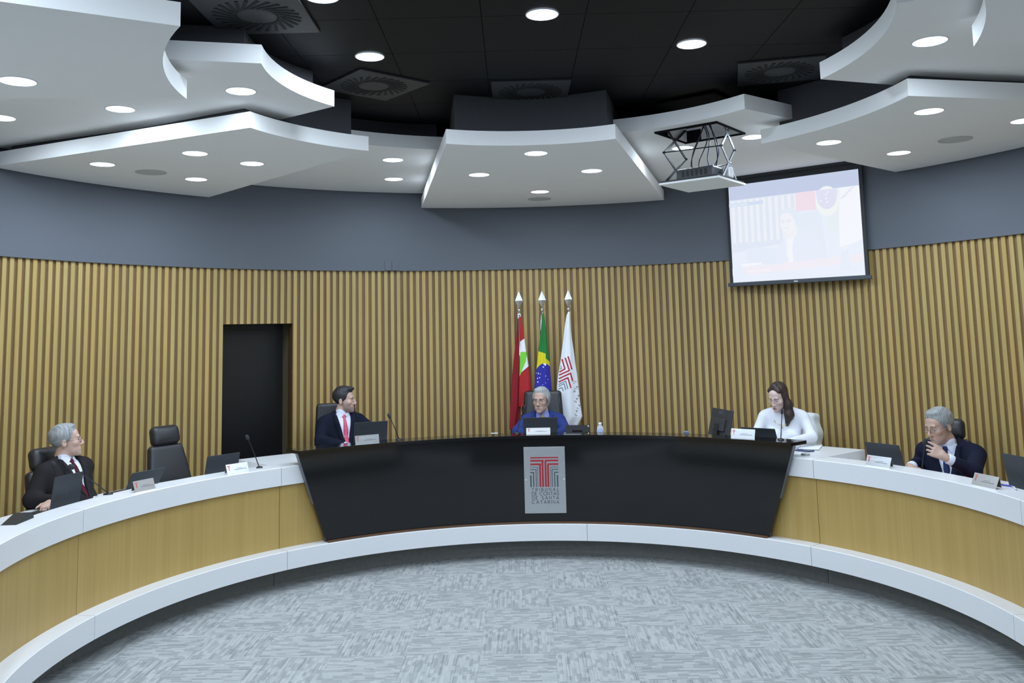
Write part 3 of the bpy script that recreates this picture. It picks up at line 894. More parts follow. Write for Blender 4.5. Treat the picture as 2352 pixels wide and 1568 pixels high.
gooseneck(pp(-74.6, 3.52, 0.926), pp(-77.3, 3.47, 1.27), 'second microphone before the shoulder of the man in profile', 0.01, 0.017)

# ================================================================ small things on the desks
def glassmat(name, col=(1, 1, 1), rough=0.02, op=0.16):
    t = NT(name)
    tc = t.n('ShaderNodeTexCoord'); no = t.n('ShaderNodeTexNoise', i_Scale=20.0)
    t.l(tc.outputs['Object'], no.inputs['Vector'])
    t.l(t.mix(no.outputs['Fac'], tuple(c * .97 for c in col), col), t.b.inputs['Base Color'])
    t.set(Roughness=rough); t.b.inputs['Specular IOR Level'].default_value = 1.0
    lw = t.n('ShaderNodeLayerWeight'); lw.inputs['Blend'].default_value = 0.35
    t.l(t.math('MULTIPLY_ADD', lw.outputs['Facing'], 0.75, op), t.b.inputs['Alpha'])
    return t.mat
M_glass = glassmat('clear_glass', (0.93, 0.96, 1.0))
def tumbler(th, R, z, label, h=0.075, r=0.036):
    o = MB(); o.lathe([(0, 0.0), (r * .85, 0.0), (r, h), (r - 0.0025, h), (r * .85 - 0.002, 0.008), (0, 0.008)], 28)
    o = o.build('drinking_glass', M_glass, None, smooth=True); o.location = pp(th, R, z)
    tag(o, label, 'glass', 'drinking glasses on the desks')
tumbler(-71.75, 3.36, 0.926, 'clear drinking glass beside the long microphone at left')
tumbler(-56.7, 3.36, 0.926, 'clear drinking glass whose rim shows before the empty chair', 0.06)
tumbler(-5.35, 3.25, 1.017, 'low clear glass on the black desk left of the flags', 0.135, 0.034)
def bottle(th, R, z):
    e = at(th, R, z, 0, 'water_bottle'); tag(e, 'small clear water bottle with blue label on the black desk', 'bottle')
    q = MB(); q.lathe([(0, 0), (0.030, 0), (0.033, 0.01), (0.033, 0.06), (0.031, 0.075), (0.033, 0.09), (0.033, 0.15), (0.026, 0.172), (0.014, 0.186), (0.0135, 0.196), (0, 0.196)], 28); q.build('bottle_body', glassmat('bottle_plastic', (0.80, 0.87, 1.0), 0.08, 0.35), e, smooth=True)
    q = MB(); q.lathe([(0.0345, 0.10), (0.0345, 0.145)], 28); q.build('bottle_label', plain('bottle_label', (0.42, 0.52, 0.80), 0.5, var=0.3, scale=60), e, smooth=True)
    q = MB(); q.lathe([(0, 0.213), (0.015, 0.213), (0.0155, 0.197), (0.0145, 0.194)], 20); q.build('cap', plain('cap_white', (0.7, 0.75, 0.85), 0.4), e, smooth=True)
bottle(12.95, 3.30, 1.017)
# tablet
e = at(8.95, 3.27, 1.017, 0, 'tablet'); tag(e, 'black tablet leaning on its stand right of the blue-suited man', 'tablet')
M = Matrix.Rotation(math.radians(-40), 4, 'X')
q = MB(); q.box((0, 0, 0.115), (0.122, 0.004, 0.115), M, bev=0.003); q.build('tablet_body', plain('tablet_black', (0.008, 0.008, 0.009), 0.6, spec=0.25), e)
q = MB(); q.lathe([(0, 0.002), (0.009, 0.002), (0.01, 0)], 16, M @ Matrix.Translation((0.105, -0.004, 0.215)) @ Matrix.Rotation(PI / 2, 4, 'X')); q.build('camera_lens', M_chrome, e)
q = MB(); q.box((0, 0.10, 0.055), (0.05, 0.002, 0.055), Matrix.Rotation(math.radians(20), 4, 'X')); q.build('stand', M_blackplastic, e)
# monitor
e = at(31.1, 3.62, 1.017, math.radians(-46), 'monitor'); tag(e, 'black computer monitor seen from behind left of the woman in white', 'monitor')
M_monback = plain('monitor_back', (0.030, 0.033, 0.036), 0.5, var=0.1)
M = Matrix.Translation((0, 0, 0.05)) @ Matrix.Rotation(math.radians(-14), 4, 'X')
q = MB(); q.box((0, 0, 0.145), (0.215, 0.011, 0.135), M, bev=0.006); mb_ = q.build('housing', M_monback, e)
q = MB(); q.box((0, 0.0118, 0.145), (0.205, 0.0008, 0.125), M); q.build('display', M_lapscreen, mb_)
q = MB(); q.box((0, -0.022, 0.13), (0.13, 0.014, 0.06), M, bev=0.008); q.build('rear_bulge', M_monback, e)
q = MB(); q.box((0, -0.04, 0.06), (0.035, 0.012, 0.075), M, bev=0.006); q.build('neck', M_blackplastic, e)
q = MB(); q.box((0, -0.02, 0.008), (0.11, 0.075, 0.008), bev=0.004); q.build('foot', M_blackplastic, e)
M_logo = plain('monitor_logo', (0.12, 0.13, 0.14), 0.4)
for i, pl_ in enumerate(([[(0, 0), (.42, 1), (.84, 0)], [(.2, .3), (.64, .3)]], [_arc(.5, .5, .5, .5, 0, 360, 16)], [_arc(.5, .5, .5, .5, 50, 310, 12)])):
    q = MB()
    for p_ in pl_: ribbon(q, [(x * 0.028, y * 0.028) for x, y in p_], 0.0035, 0, 0.001, M @ Matrix.Translation((-0.05 + i * 0.034, -0.0112, 0.232)) @ Matrix.Rotation(PI / 2, 4, 'X'))
    q.build('logo_letter', M_logo, mb_)
# papers, phone, round gadget on the right cabinet
def flat(name, cs, z0, z1, mat, label, cat, group=None):
    c = sum((Vector(x) for x in cs), Vector((0, 0))) / len(cs)
    q = MB(); q.prism([(x - c.x, y - c.y) for x, y in cs], 0, z1 - z0)
    o = q.build(name, mat); o.location = (c.x, c.y, z0); tag(o, label, cat, group); return o
M_paper = plain('paper', (0.80, 0.81, 0.82), 0.8, var=0.02)
flat('folder', [(2.645, 8.46), (2.835, 8.425), (2.70, 8.12), (2.53, 8.205)], 1.0165, 1.0185, plain('folder_green', (0.05, 0.09, 0.08), 0.6), 'dark folder under the white papers on the right cabinet', 'folder')
flat('paper_stack', [(2.66, 8.475), (2.845, 8.445), (2.705, 8.135), (2.545, 8.215)], 1.0190, 1.0245, M_paper, 'stack of white papers on the right white cabinet', 'papers')
e = empty('mobile_phone', (2.565, 8.105, 1.0165), math.radians(-52)); tag(e, 'dark blue mobile phone in front of the white papers', 'phone')
q = MB(); q.box((0, 0, 0.005), (0.078, 0.038, 0.005), bev=0.003); q.build('phone_body', plain('phone_blue', (0.03, 0.04, 0.12), 0.35), e)
q = MB(); q.box((-0.05, 0.01, 0.0112), (0.018, 0.018, 0.0012), bev=0.001); q.build('camera_bump', plain('phone_bump', (0.12, 0.13, 0.2), 0.3), e)
flat('paper_slip', [(2.43, 7.98), (2.60, 8.0), (2.565, 7.94), (2.44, 7.90)], 1.0165, 1.0185, M_paper, 'small folded paper slip behind the round gadget', 'paper')
e = empty('desk_gadget', (2.495, 7.86, 1.0165)); tag(e, 'small round grey gadget at the front of the right cabinet', 'gadget')
q = MB(); q.lathe([(0, 0.016), (0.03, 0.016), (0.038, 0.010), (0.038, 0.0)], 28); q.build('gadget_body', plain('gadget_grey', (0.28, 0.30, 0.31), 0.4), e, smooth=True)
q = MB(); q.lathe([(0, 0.0172), (0.026, 0.0172), (0.027, 0.0158)], 24); q.build('gadget_face', M_paper, e, smooth=True)
for i in range(3):
    q = MB(); q.box((0.012 * (i - 1), 0.0, 0.0178), (0.003, 0.010, 0.0006)); q.build('gadget_mark', M_slate, e)
e = at(27.95, 3.24, 1.017, 0.3, 'small_box'); tag(e, 'tiny blue-grey box on the black desk left of the monitor', 'box')
q = MB(); q.box((0, 0, 0.072), (0.024, 0.018, 0.072), bev=0.003); q.build('box_body', plain('box_bluegrey', (0.12, 0.16, 0.24), 0.5), e)
q = MB(); q.box((0, 0, 0.146), (0.025, 0.019, 0.004), bev=0.002); q.build('box_lid', plain('box_lid', (0.2, 0.25, 0.34), 0.5), e)
# wedge-shaped conference unit at the left edge
e = at(-88.2, 3.265, 1.0165, math.radians(4), 'conference_unit'); tag(e, 'black wedge-shaped conference unit on the ledge at the left edge', 'conference unit')
q = MB(); q.add([(-0.11, -0.05, 0), (0.11, -0.05, 0), (0.11, 0.05, 0), (-0.11, 0.05, 0), (-0.10, -0.045, 0.004), (0.055, -0.045, 0.045), (0.055, 0.045, 0.045), (-0.10, 0.045, 0.004), (0.105, -0.045, 0.035), (0.105, 0.045, 0.035)],
               [(0, 3, 2, 1), (4, 5, 6, 7), (5, 8, 9, 6), (0, 1, 8, 5, 4), (3, 7, 6, 9, 2), (0, 4, 7, 3), (1, 2, 9, 8)]); q.build('unit_body', M_blackplastic, e)
q = MB(); q.box((-0.02, 0, 0.0265), (0.055, 0.03, 0.001), Matrix.Rotation(math.radians(-15), 4, 'Y')); q.build('key_field', M_monback, e)
# pens and cable at the right edge, red folder
for i, (th, R, yaw, col, lab) in enumerate(((81.3, 3.262, 20, (0.06, 0.06, 0.42), 'blue pen on the ledge in front of the rightmost laptop'), (83.2, 3.245, -25, (0.62, 0.64, 0.66), 'silver pen beside the blue pen at the right edge'))):
    e = at(th, R, 1.0165, math.radians(yaw), 'pen'); tag(e, lab, 'pen')
    q = MB(); q.tube([(-0.07, 0, 0.006), (0.05, 0, 0.006)], 0.0055, 10); q.build('barrel', plain('pen_%d' % i, col, 0.35), e, smooth=True)
    q = MB(); q.tube([(0.05, 0, 0.006), (0.066, 0, 0.006)], [0.005, 0.0012], 10); q.build('tip', M_chrome, e, smooth=True)
    q = MB(); q.box((-0.045, 0, 0.0125), (0.022, 0.002, 0.001)); q.build('clip', M_chrome, e)
o = MB(); o.box((0, 0, 0.016), (0.10, 0.13, 0.016), bev=0.003); o = o.build('red_folder', plain('folder_red', (0.38, 0.03, 0.05), 0.5)); o.location = pp(70.6, 3.47, 0.926); o.rotation_euler = (0, 0, -math.radians(70.6)); tag(o, 'red folder lying before the man in the navy suit', 'folder')

# ================================================================ flags
def flag_pole(e):
    q = MB(); q.tube([(0, 0, -2.1), (0, 0, 0.02)], 0.0125, 14); q.build('pole', M_chrome, e, smooth=True)
    q = MB(); q.lathe([(0, 0.075), (0.008, 0.073), (0.024, 0.052), (0.0245, 0.045), (0.018, 0.028), (0.007, 0.02), (0.006, 0.0)], 24); q.build('ball', M_chrome, e, smooth=True)
    q = MB()
    q.add([(0, 0, 0.262), (0.044, 0, 0.155), (0, -0.018, 0.155), (-0.044, 0, 0.155), (0, 0.018, 0.155), (0.008, 0, 0.075), (0, -0.008, 0.075), (-0.008, 0, 0.075), (0, 0.008, 0.075)],
          [(0, 2, 1), (0, 3, 2), (0, 4, 3), (0, 1, 4), (1, 2, 6, 5), (2, 3, 7, 6), (3, 4, 8, 7), (4, 1, 5, 8)])
    q.build('spear_tip', plain('spear_steel', (0.62, 0.64, 0.68), 0.28, 0.95, var=0.1), e)
    q = MB(); q.lathe([(0, -2.13), (0.14, -2.13), (0.14, -2.115), (0.04, -2.09), (0.02, -2.02), (0.0, -2.02)], 28); q.build('stand', M_chrome, e, smooth=True)
def interp(rows, z):
    rows = sorted(rows)
    for a, b in zip(rows, rows[1:]):
        if a[0] <= z <= b[0]:
            t = (z - a[0]) / (b[0] - a[0] + 1e-9)
            return [a[i] + (b[i] - a[i]) * t for i in (1, 2)]
    return list(rows[-1][1:]) if z > rows[-1][0] else list(rows[0][1:])
def drape(e, name, rows, px0, mats, paint, depth=0.22, ripple=(0.010, 3.0), yoff=0.0, nu=72, nv=190, bottom=None):
    """rows: (y, xl, xr) in drawing units; closed folded cloth hanging from the pole"""
    y0, y1 = min(r[0] for r in rows), max(r[0] for r in rows)
    S = 205.0
    vs, fs, fm = [], [], []
    for j in range(nv + 1):
        y = y0 + (y1 - y0) * j / nv
        xl, xr = interp(rows, y)
        sh = 0.0235 * (y - 722)
        for i in range(nu):
            s = i / nu
            if s < 0.75:
                u = s / 0.75; front = 1
            else:
                u = 1 - (s - 0.75) / 0.25; front = 0
            x = xl + (xr - xl) * u
            yb = y + (bottom(u) if bottom else 0) * (j / nv) ** 6
            w_ = (xr - xl) / S
            bow = math.sqrt(max(0, 1 - (2 * u - 1) ** 2))
            amp = ripple[0] * min(1, (y - y0) / 60.0)
            if front: yy = -depth * w_ * bow * 0.5 - amp * math.sin(2 * PI * ripple[1] * u + 0.012 * (y - y0)) * (0.3 + bow)
            else: yy = depth * w_ * bow * 0.5
            vs.append(((x - px0 - sh) / S, yy + yoff, -(yb - 722) / 206.9))
    for j in range(nv):
        y = y0 + (y1 - y0) * (j + .5) / nv
        xl, xr = interp(rows, y)
        for i in range(nu):
            a, b = j * nu + i, j * nu + (i + 1) % nu
            fs.append((a, a + nu, b + nu, b))
            s = (i + .5) / nu
            u = s / 0.75 if s < 0.75 else 1 - (s - 0.75) / 0.25
            fm.append(paint(xl + (xr - xl) * u, y + (bottom(u) if bottom else 0) * ((j + .5) / nv) ** 6))
    fs.append(tuple(range(nu))); fm.append(fm[0]); fs.append(tuple(nv * nu + i for i in range(nu - 1, -1, -1))); fm.append(fm[-1])
    return mesh_obj(name, vs, fs, None, e, True, mats, fm)
def c1(x, y): return 1150 + x / 7.467, 640 + y / 7.467
def c2(x, y): return 1150 + x / 7.467, 810 + y / 7.467
def rows12(a, b):
    out = []
    for y, l, r in a: out.append((c1(0, y)[1], c1(l, 0)[0], c1(r, 0)[0]))
    for y, l, r in b: out.append((c2(0, y)[1], c1(l, 0)[0], c1(r, 0)[0]))
    return out
def cloth(nm, col, var=0.05): return plain(nm, col, 0.75, spec=0.2, var=var, scale=18, bump=0.08, bscale=900)
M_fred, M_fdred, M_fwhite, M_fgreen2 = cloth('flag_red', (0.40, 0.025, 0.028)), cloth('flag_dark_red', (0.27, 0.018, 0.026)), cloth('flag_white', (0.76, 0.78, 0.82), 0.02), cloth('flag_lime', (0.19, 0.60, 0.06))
M_fgreen, M_fyellow, M_fblue = cloth('flag_green', (0.025, 0.19, 0.045)), cloth('flag_yellow', (0.68, 0.58, 0.02)), cloth('flag_blue', (0.035, 0.035, 0.33))
FR = 4.40
def flag_root(th, label):
    e = empty('flag_on_pole', pp(th, FR, 2.333), -math.radians(th) * 0.35); tag(e, label, 'flag', 'flags on poles before the slatted wall'); flag_pole(e); return e
# left flag: red with white and lime
e = flag_root(-0.3, 'red flag with white and lime green field on a spear-tipped pole')
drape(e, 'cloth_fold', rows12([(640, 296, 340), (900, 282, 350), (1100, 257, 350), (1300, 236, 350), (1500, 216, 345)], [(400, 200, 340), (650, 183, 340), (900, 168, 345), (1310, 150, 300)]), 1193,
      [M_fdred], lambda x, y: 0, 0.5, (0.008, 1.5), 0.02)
def p1(x, y):
    X, Y = (x - 1150) * 7.467, (y - 810) * 7.467
    if Y < -185 - (X - 335) * 0.72 + 0: return 0          # red above the white band
    gx = np.interp(Y, [0, 60, 150, 240, 330, 410], [455, 450, 435, 400, 360, 325])
    if Y < -8: return 1
    if X < gx and Y < 410: return 2
    if Y < 340 - (X - 355) * 0.8: return 1
    return 0
drape(e, 'cloth_fold', rows12([(650, 315, 352), (900, 325, 396), (1100, 335, 420), (1300, 332, 450), (1500, 326, 482)], [(400, 320, 512), (650, 312, 527), (760, 312, 480), (930, 312, 425)]), 1193,
      [M_fred, M_fwhite, M_fgreen2], p1, 0.4, (0.006, 1.2), -0.02)
q = MB(); q.box((0, -0.006, -0.018), (0.017, 0.006, 0.026), bev=0.004); q.build('hoist_patch', M_fwhite, e)
q = MB(); q.lathe([(0.004, 0), (0.007, 0.002), (0.009, 0)], 14, Matrix.Translation((0, -0.0125, -0.012)) @ Matrix.Rotation(PI / 2, 4, 'X')); q.build('eyelet', M_darkmetal, e)
# middle flag
e = flag_root(3.12, 'green, yellow and blue starred flag on the middle pole')
stars = [(713, 258, 12), (628, 366, 11), (593, 358, 7), (665, 377, 6), (753, 412, 7), (613, 450, 8), (648, 438, 9), (618, 512, 11), (753, 527, 6), (700, 560, 6), (790, 470, 6)]
def p2(x, y):
    X, Y = (x - 1150) * 7.467, (y - 810) * 7.467
    lim = -15 + (X - 625) * 0.344 if X < 753 else 115 + (X - 757) * 0.85
    if Y < lim: return 0
    if Y < 195 + ((X - 725) / 135) ** 2 * 105: return 1
    if abs(X - 735) < 26 and Y < 240 - abs(X - 748) * 0.9 and Y > 190: return 3
    for sx, sy, r in stars:
        if (X - sx) ** 2 + (Y - sy) ** 2 < r * r: return 3
    return 2
drape(e, 'cloth_fold', rows12([(600, 700, 728), (880, 674, 766), (1100, 650, 786), (1260, 626, 802), (1500, 600, 826)], [(450, 575, 840), (600, 560, 852), (900, 550, 860), (1250, 560, 850)]), 1244,
      [M_fgreen, M_fyellow, M_fblue, M_fwhite], p2, 0.45, (0.008, 1.5), -0.02, nu=120, nv=330)
drape(e, 'hoist_sleeve', rows12([(600, 680, 722), (760, 668, 712), (900, 668, 680)], []), 1244, [M_fwhite], lambda x, y: 0, 0.5, (0.0, 1), 0.012, nu=24, nv=30)
# right flag: white with the emblem
e = flag_root(7.0, 'white flag with red and grey column emblem and lettering')
RED = [[(1030, 140), (1076, 298), (990, 345)], [(1084, 118), (1152, 325), (985, 398)], [(1134, 94), (1192, 300)], [(982, 458), (1170, 372), (1205, 500)], [(978, 514), (1126, 448), (1172, 612)]]
GRY = [[(972, 558), (1088, 506), (1122, 632)], [(968, 594), (1060, 548), (1085, 648)], [(962, 640), (1022, 612), (1044, 668)], [(995, 300), (1018, 290), (1008, 250)]]
def seglist(pls): return [(np.array(a, float), np.array(b, float)) for pl_ in pls for a, b in zip(pl_, pl_[1:])]
SR, SG = seglist(RED), seglist(GRY)
TXT = []
for ch, ox, oy in (('I', 1222, 540), ('L', 1245, 515), ('N', 1225, 690), ('T', 1248, 650), ('A', 1270, 622), ('S', 1245, 865), ('A', 1268, 820), ('N', 1300, 770), ('C', 1252, 1090), ('A', 1262, 1025), ('T', 1290, 985), ('A', 1308, 935)):
    bx, by = np.array((0.55, -0.83)), np.array((-0.83, -0.55))
    for pl_ in FONT[ch]:
        TXT.append([tuple(np.array((ox, oy)) + 38 * (px * bx * 0.9 + (py - .5) * by)) for px, py in pl_])
ST = seglist(TXT)
def sd(p, segs):
    best = 1e9
    for a, b in segs:
        ab = b - a; t = max(0, min(1, ((p - a) @ ab) / (ab @ ab + 1e-9)))
        d = p - a - ab * t; best = min(best, d @ d)
    return math.sqrt(best)
def p3(x, y):
    X, Y = (x - 1150) * 7.467, (y - 810) * 7.467
    if Y < 60 or Y > 1130: return 0
    p = np.array((X, Y))
    if X < 1215 and Y < 700:
        if sd(p, SR) < 13: return 1
        if sd(p, SG) < 7.5: return 2
    elif X >= 1200 and Y > 440:
        if sd(p, ST) < 3.6: return 3
    return 0
drape(e, 'cloth_fold', rows12([(590, 1138, 1168), (650, 1112, 1168), (700, 1100, 1170), (900, 1070, 1182), (1100, 1045, 1206), (1300, 1015, 1236), (1500, 990, 1258)], [(400, 955, 1288), (600, 935, 1308), (880, 930, 1335), (1110, 935, 1368), (1150, 935, 1355), (1290, 940, 1282)]), 1304,
      [M_fwhite, cloth('flag_emblem_red', (0.42, 0.04, 0.05)), cloth('flag_emblem_grey', (0.13, 0.17, 0.21)), M_ink], p3, 0.42, (0.009, 1.6), -0.02, nu=140, nv=300)

# ================================================================ projection screen
A_, B_ = Vector((2.371, 9.560, 0)), Vector((3.445, 8.674, 0))
ex = (B_ - A_).normalized(); SWID = (B_ - A_).length
Z0, Z1 = 2.607, 3.660
e = empty('projection_screen', (A_ + B_) / 2 + Vector((0, 0, Z0)), math.atan2(ex.y, ex.x)); tag(e, 'white projection screen showing a faded picture of a seated man', 'projection screen')
hw, SH = SWID / 2, Z1 - Z0
M_scrblack = plain('screen_border', (0.02, 0.023, 0.028), 0.6)
q = MB(); q.box((0, 0.004, SH / 2 + 0.03), (hw + 0.035, 0.0015, SH / 2 + 0.03)); q.build('border_cloth', M_scrblack, e)
q = MB(); q.box((0, 0, -0.022), (hw + 0.06, 0.012, 0.020), bev=0.006); bb_ = q.build('bottom_bar', plain('screen_bar', (0.045, 0.055, 0.068), 0.45), e)
q = MB(); q.box((0, -0.0125, -0.022), (0.02, 0.001, 0.007)); q.build('maker_badge', M_alu, bb_)
q = MB(); q.box((0, 0.02, SH + 0.105), (hw + 0.10, 0.045, 0.045), bev=0.01); q.build('roller_case', M_scrblack, e)
def lit(nm, r, g, b, s=0.97):
    k_ = 'projected_' + nm
    if k_ in MATS: return MATS[k_]
    if nm not in ('blank', 'bar', 'text', 'text2'): r, g, b = [q_ * 0.5 + w_ * 0.5 for q_, w_ in zip((r, g, b), (241, 246, 255))]
    m_ = emitter(k_, srgb(r, g, b), s)
    m_.node_tree.nodes['Principled BSDF'].inputs['Base Color'].default_value = (0.03, 0.03, 0.03, 1)
    m_.node_tree.nodes['Principled BSDF'].inputs['Specular IOR Level'].default_value = 0.0
    m_.cycles.emission_sampling = 'NONE'
    return m_
q = MB(); q.box((0, 0, SH / 2), (hw, 0.001, SH / 2)); scr = q.build('screen_cloth', lit('blank', 198, 209, 234), e)
def U(u, v): return (-hw + u * 2 * hw, (1 - v) * SH)
def pic(name, poly, mat, lay):
    m_ = MB(); m_.add([(U(u, v)[0], -0.0012 - 0.0004 * lay, U(u, v)[1]) for u, v in poly], [tuple(range(len(poly)))])
    return m_.build(name, mat, scr)
def ell(cu, cv, ru, rv, n=24): return [(cu + ru * math.cos(2 * PI * i / n), cv + rv * math.sin(2 * PI * i / n)) for i in range(n)]
pic('picture_ground', [(0.0, 0.155), (1, 0.155), (1, 1), (0, 1)], lit('ground', 230, 238, 252), 0)
Ms, Mst = lit('stripe', 240, 240, 243), lit('stripe_dark', 214, 224, 242)
pic('picture_wall', [(0.0, 0.155), (0.56, 0.155), (0.54, 0.62), (0.0, 0.70)], Mst, 1)
for i in range(11):
    u = 0.02 + i * 0.05
    pic('picture_slat', [(u, 0.165), (u + 0.024, 0.165), (u + 0.022, 0.60), (u - 0.002, 0.60)], Ms, 2)
pic('picture_red_flag', [(0.535, 0.157), (0.68, 0.157), (0.685, 0.34), (0.53, 0.34)], lit('flagred', 243, 206, 222), 3)
pic('picture_green', [(0.68, 0.157), (0.86, 0.157), (0.86, 0.60), (0.76, 0.55), (0.72, 0.34)], lit('green', 226, 238, 236), 3)
pic('picture_yellow', ell(0.765, 0.27, 0.085, 0.145), lit('yellow', 246, 250, 238), 4)
pic('picture_globe', ell(0.765, 0.215, 0.075, 0.135)[0:13] + [(0.69, 0.157), (0.84, 0.157)], lit('globe', 214, 212, 240), 5)
for su, sv in ((0.76, 0.205), (0.76, 0.245), (0.765, 0.28), (0.72, 0.265), (0.775, 0.185)): pic('picture_star', ell(su, sv, 0.006, 0.008, 8), lit('star', 255, 255, 255), 6)
pic('picture_white_flag', [(0.86, 0.157), (1.0, 0.157), (1.0, 0.66), (0.92, 0.70), (0.835, 0.72), (0.845, 0.42)], lit('flagwhite', 252, 252, 255), 6)
for k_ in range(4): pic('picture_chevron', [(0.86 + 0.02 * k_, 0.26 - 0.025 * k_), (0.90 + 0.02 * k_, 0.235 - 0.025 * k_), (0.905 + 0.02 * k_, 0.245 - 0.025 * k_), (0.865 + 0.02 * k_, 0.272 - 0.025 * k_)], lit('chev', 226, 226, 240), 7)
pic('picture_chair', [(0.53, 0.36), (0.69, 0.34), (0.72, 0.40), (0.74, 0.86), (0.50, 0.86)], lit('chair', 222, 232, 248), 7)
pic('picture_suit', [(0.42, 0.60), (0.49, 0.53), (0.60, 0.52), (0.68, 0.60), (0.74, 0.88), (0.33, 0.88), (0.36, 0.70)], lit('suit', 226, 233, 249), 8)
pic('picture_shirt', [(0.44, 0.58), (0.51, 0.56), (0.47, 0.78), (0.44, 0.78)], lit('shirt', 244, 246, 252), 9)
pic('picture_tie', [(0.462, 0.60), (0.482, 0.60), (0.49, 0.84), (0.45, 0.84)], lit('tie', 252, 252, 248), 10)
pic('picture_neck', [(0.44, 0.50), (0.53, 0.48), (0.53, 0.57), (0.45, 0.60)], lit('neck', 244, 240, 244), 10)
pic('picture_face', ell(0.462, 0.435, 0.058, 0.115), lit('face', 247, 243, 246), 11)
pic('picture_hair', [(0.40, 0.40), (0.405, 0.33), (0.44, 0.295), (0.50, 0.295), (0.545, 0.34), (0.545, 0.45), (0.525, 0.47), (0.51, 0.40), (0.48, 0.345), (0.43, 0.345)], lit('hair', 220, 230, 244), 12)
for su in (0.425, 0.47): pic('picture_glasses', ell(su, 0.425, 0.018, 0.02, 14), lit('glasses', 226, 230, 240), 13)
pic('picture_mouth', [(0.43, 0.49), (0.47, 0.488), (0.47, 0.496), (0.43, 0.498)], lit('mouth', 226, 222, 234), 13)
pic('picture_laptop', [(0.13, 0.66), (0.36, 0.68), (0.36, 0.84), (0.12, 0.82)], lit('laptop', 221, 231, 248), 13)
pic('picture_desk', [(0.0, 0.86), (1.0, 0.80), (1.0, 0.875), (0.0, 0.935)], lit('desk', 247, 232, 240), 14)
pic('picture_papers', [(0.08, 0.81), (0.24, 0.815), (0.24, 0.835), (0.08, 0.845)], lit('pap', 252, 252, 255), 15)
pic('picture_interpreter', [(0.85, 0.74), (0.89, 0.74), (0.90, 0.80), (0.91, 0.94), (0.83, 0.94), (0.84, 0.80)], lit('interp', 226, 234, 250), 16)
pic('picture_interpreter_face', ell(0.868, 0.73, 0.018, 0.03, 14), lit('interpface', 240, 240, 248), 17)
pic('picture_roundel', ell(0.055, 0.905, 0.05, 0.075, 24), lit('roundel', 226, 236, 252), 16)
def screen_text(txt, u, v, h, mat, nm='picture_caption'):
    cu = bpy.data.curves.new('caption', 'FONT'); cu.body = txt; cu.size = h
    o_ = bpy.data.objects.new('caption', cu); COL.objects.link(o_)
    bpy.context.view_layer.update()
    me = bpy.data.meshes.new_from_object(o_.evaluated_get(bpy.context.evaluated_depsgraph_get()))
    COL.objects.unlink(o_); bpy.data.objects.remove(o_)
    me.materials.clear(); me.materials.append(mat)
    o2 = link(bpy.data.objects.new(nm, me), scr)
    o2.location = (U(u, v)[0], -0.010, U(u, v)[1]); o2.rotation_euler = (PI / 2, 0, 0)
pic('picture_title_bar', [(0.0, 0.19), (0.28, 0.19), (0.28, 0.225), (0.0, 0.225)], lit('bar', 214, 226, 246), 16)
screen_text('Sessão Ordinária', 0.015, 0.217, 0.028, lit('text', 255, 255, 255))
screen_text('ADERSON FLORES', 0.115, 0.905, 0.032, lit('text2', 255, 252, 253))

# ================================================================ projector on its scissor lift
ctr = Vector((1.5875, 7.25, 0)); ux = Vector((0.42, -0.32, 0)).normalized(); uy = Vector((0.34, 0.42, 0)); uy = (uy - ux * uy.dot(ux)).normalized()
ang = math.atan2(ux.y, ux.x)
e = empty('projector_lift', (ctr.x, ctr.y, 3.305), ang); tag(e, 'scissor lift lowered from the ceiling hatch carrying a projector', 'projector lift')
HX, HY, ZT = 0.262, 0.268, Z_HIGH + 0.10 - 3.305
q = MB(); q.box((0, 0, 0.006), (HX, HY, 0.008)); q.build('hatch_board', M_cloud, e)
q = MB(); q.box((0, 0, 0.022), (HX - 0.01, HY - 0.01, 0.007)); q.build('tray', M_blackplastic, e)
for sy in (-1, 1):
    q = MB(); q.box((0, sy * (HY + 0.008), ZT - 0.06), (HX + 0.016, 0.006, 0.055)); q.build('hatch_frame', M_seam, e)
for sx in (-1, 1):
    q = MB(); q.box((sx * (HX + 0.008), 0, ZT - 0.06), (0.006, HY + 0.016, 0.055)); q.build('hatch_frame', M_seam, e)
q = MB(); q.box((0, 0, ZT + 0.13), (HX + 0.012, HY + 0.012, 0.004)); q.build('hatch_lid', M_seam, e)
zz = [0.03, 0.03 + (ZT - 0.05) * 0.5, ZT - 0.02]
for sx in (-1, 1):
    X = sx * (HX - 0.025); SP = 0.20 if sx < 0 else 0.13
    for k_ in range(2):
        for s2 in (-1, 1):
            a = (X, -s2 * SP, zz[k_]); b = (X, s2 * SP, zz[k_ + 1])
            # arm as flat bar
            va, vb = Vector(a), Vector(b); d_ = (vb - va); L_ = d_.length
            Mr = Matrix.Translation((va + vb) / 2) @ d_.to_track_quat('Z', 'Y').to_matrix().to_4x4()
            q = MB(); q.box((0, 0, 0), (0.004 if True else 0, 0.010, L_ / 2 + 0.006), Mr @ Matrix.Rotation(0, 4, 'Z')); q.build('scissor_arm', M_alu if sx > 0 else M_darkmetal, e)
        for yy in (-SP, SP):
            q = MB(); q.lathe([(0, -0.012), (0.009, -0.012), (0.009, 0.012), (0, 0.012)], 12, Matrix.Translation((X, yy, zz[k_ + 1])) @ Matrix.Rotation(PI / 2, 4, 'Y')); q.build('pivot', M_blackplastic, e)
for sy in (-1, 1):
    q = MB(); q.tube([(-HX + 0.03, sy * 0.20, zz[1]), (HX - 0.03, sy * 0.13, zz[1])], 0.005, 8) if sy < 0 else q
    if sy < 0: q.build('cross_bar', M_darkmetal, e)
q = MB()
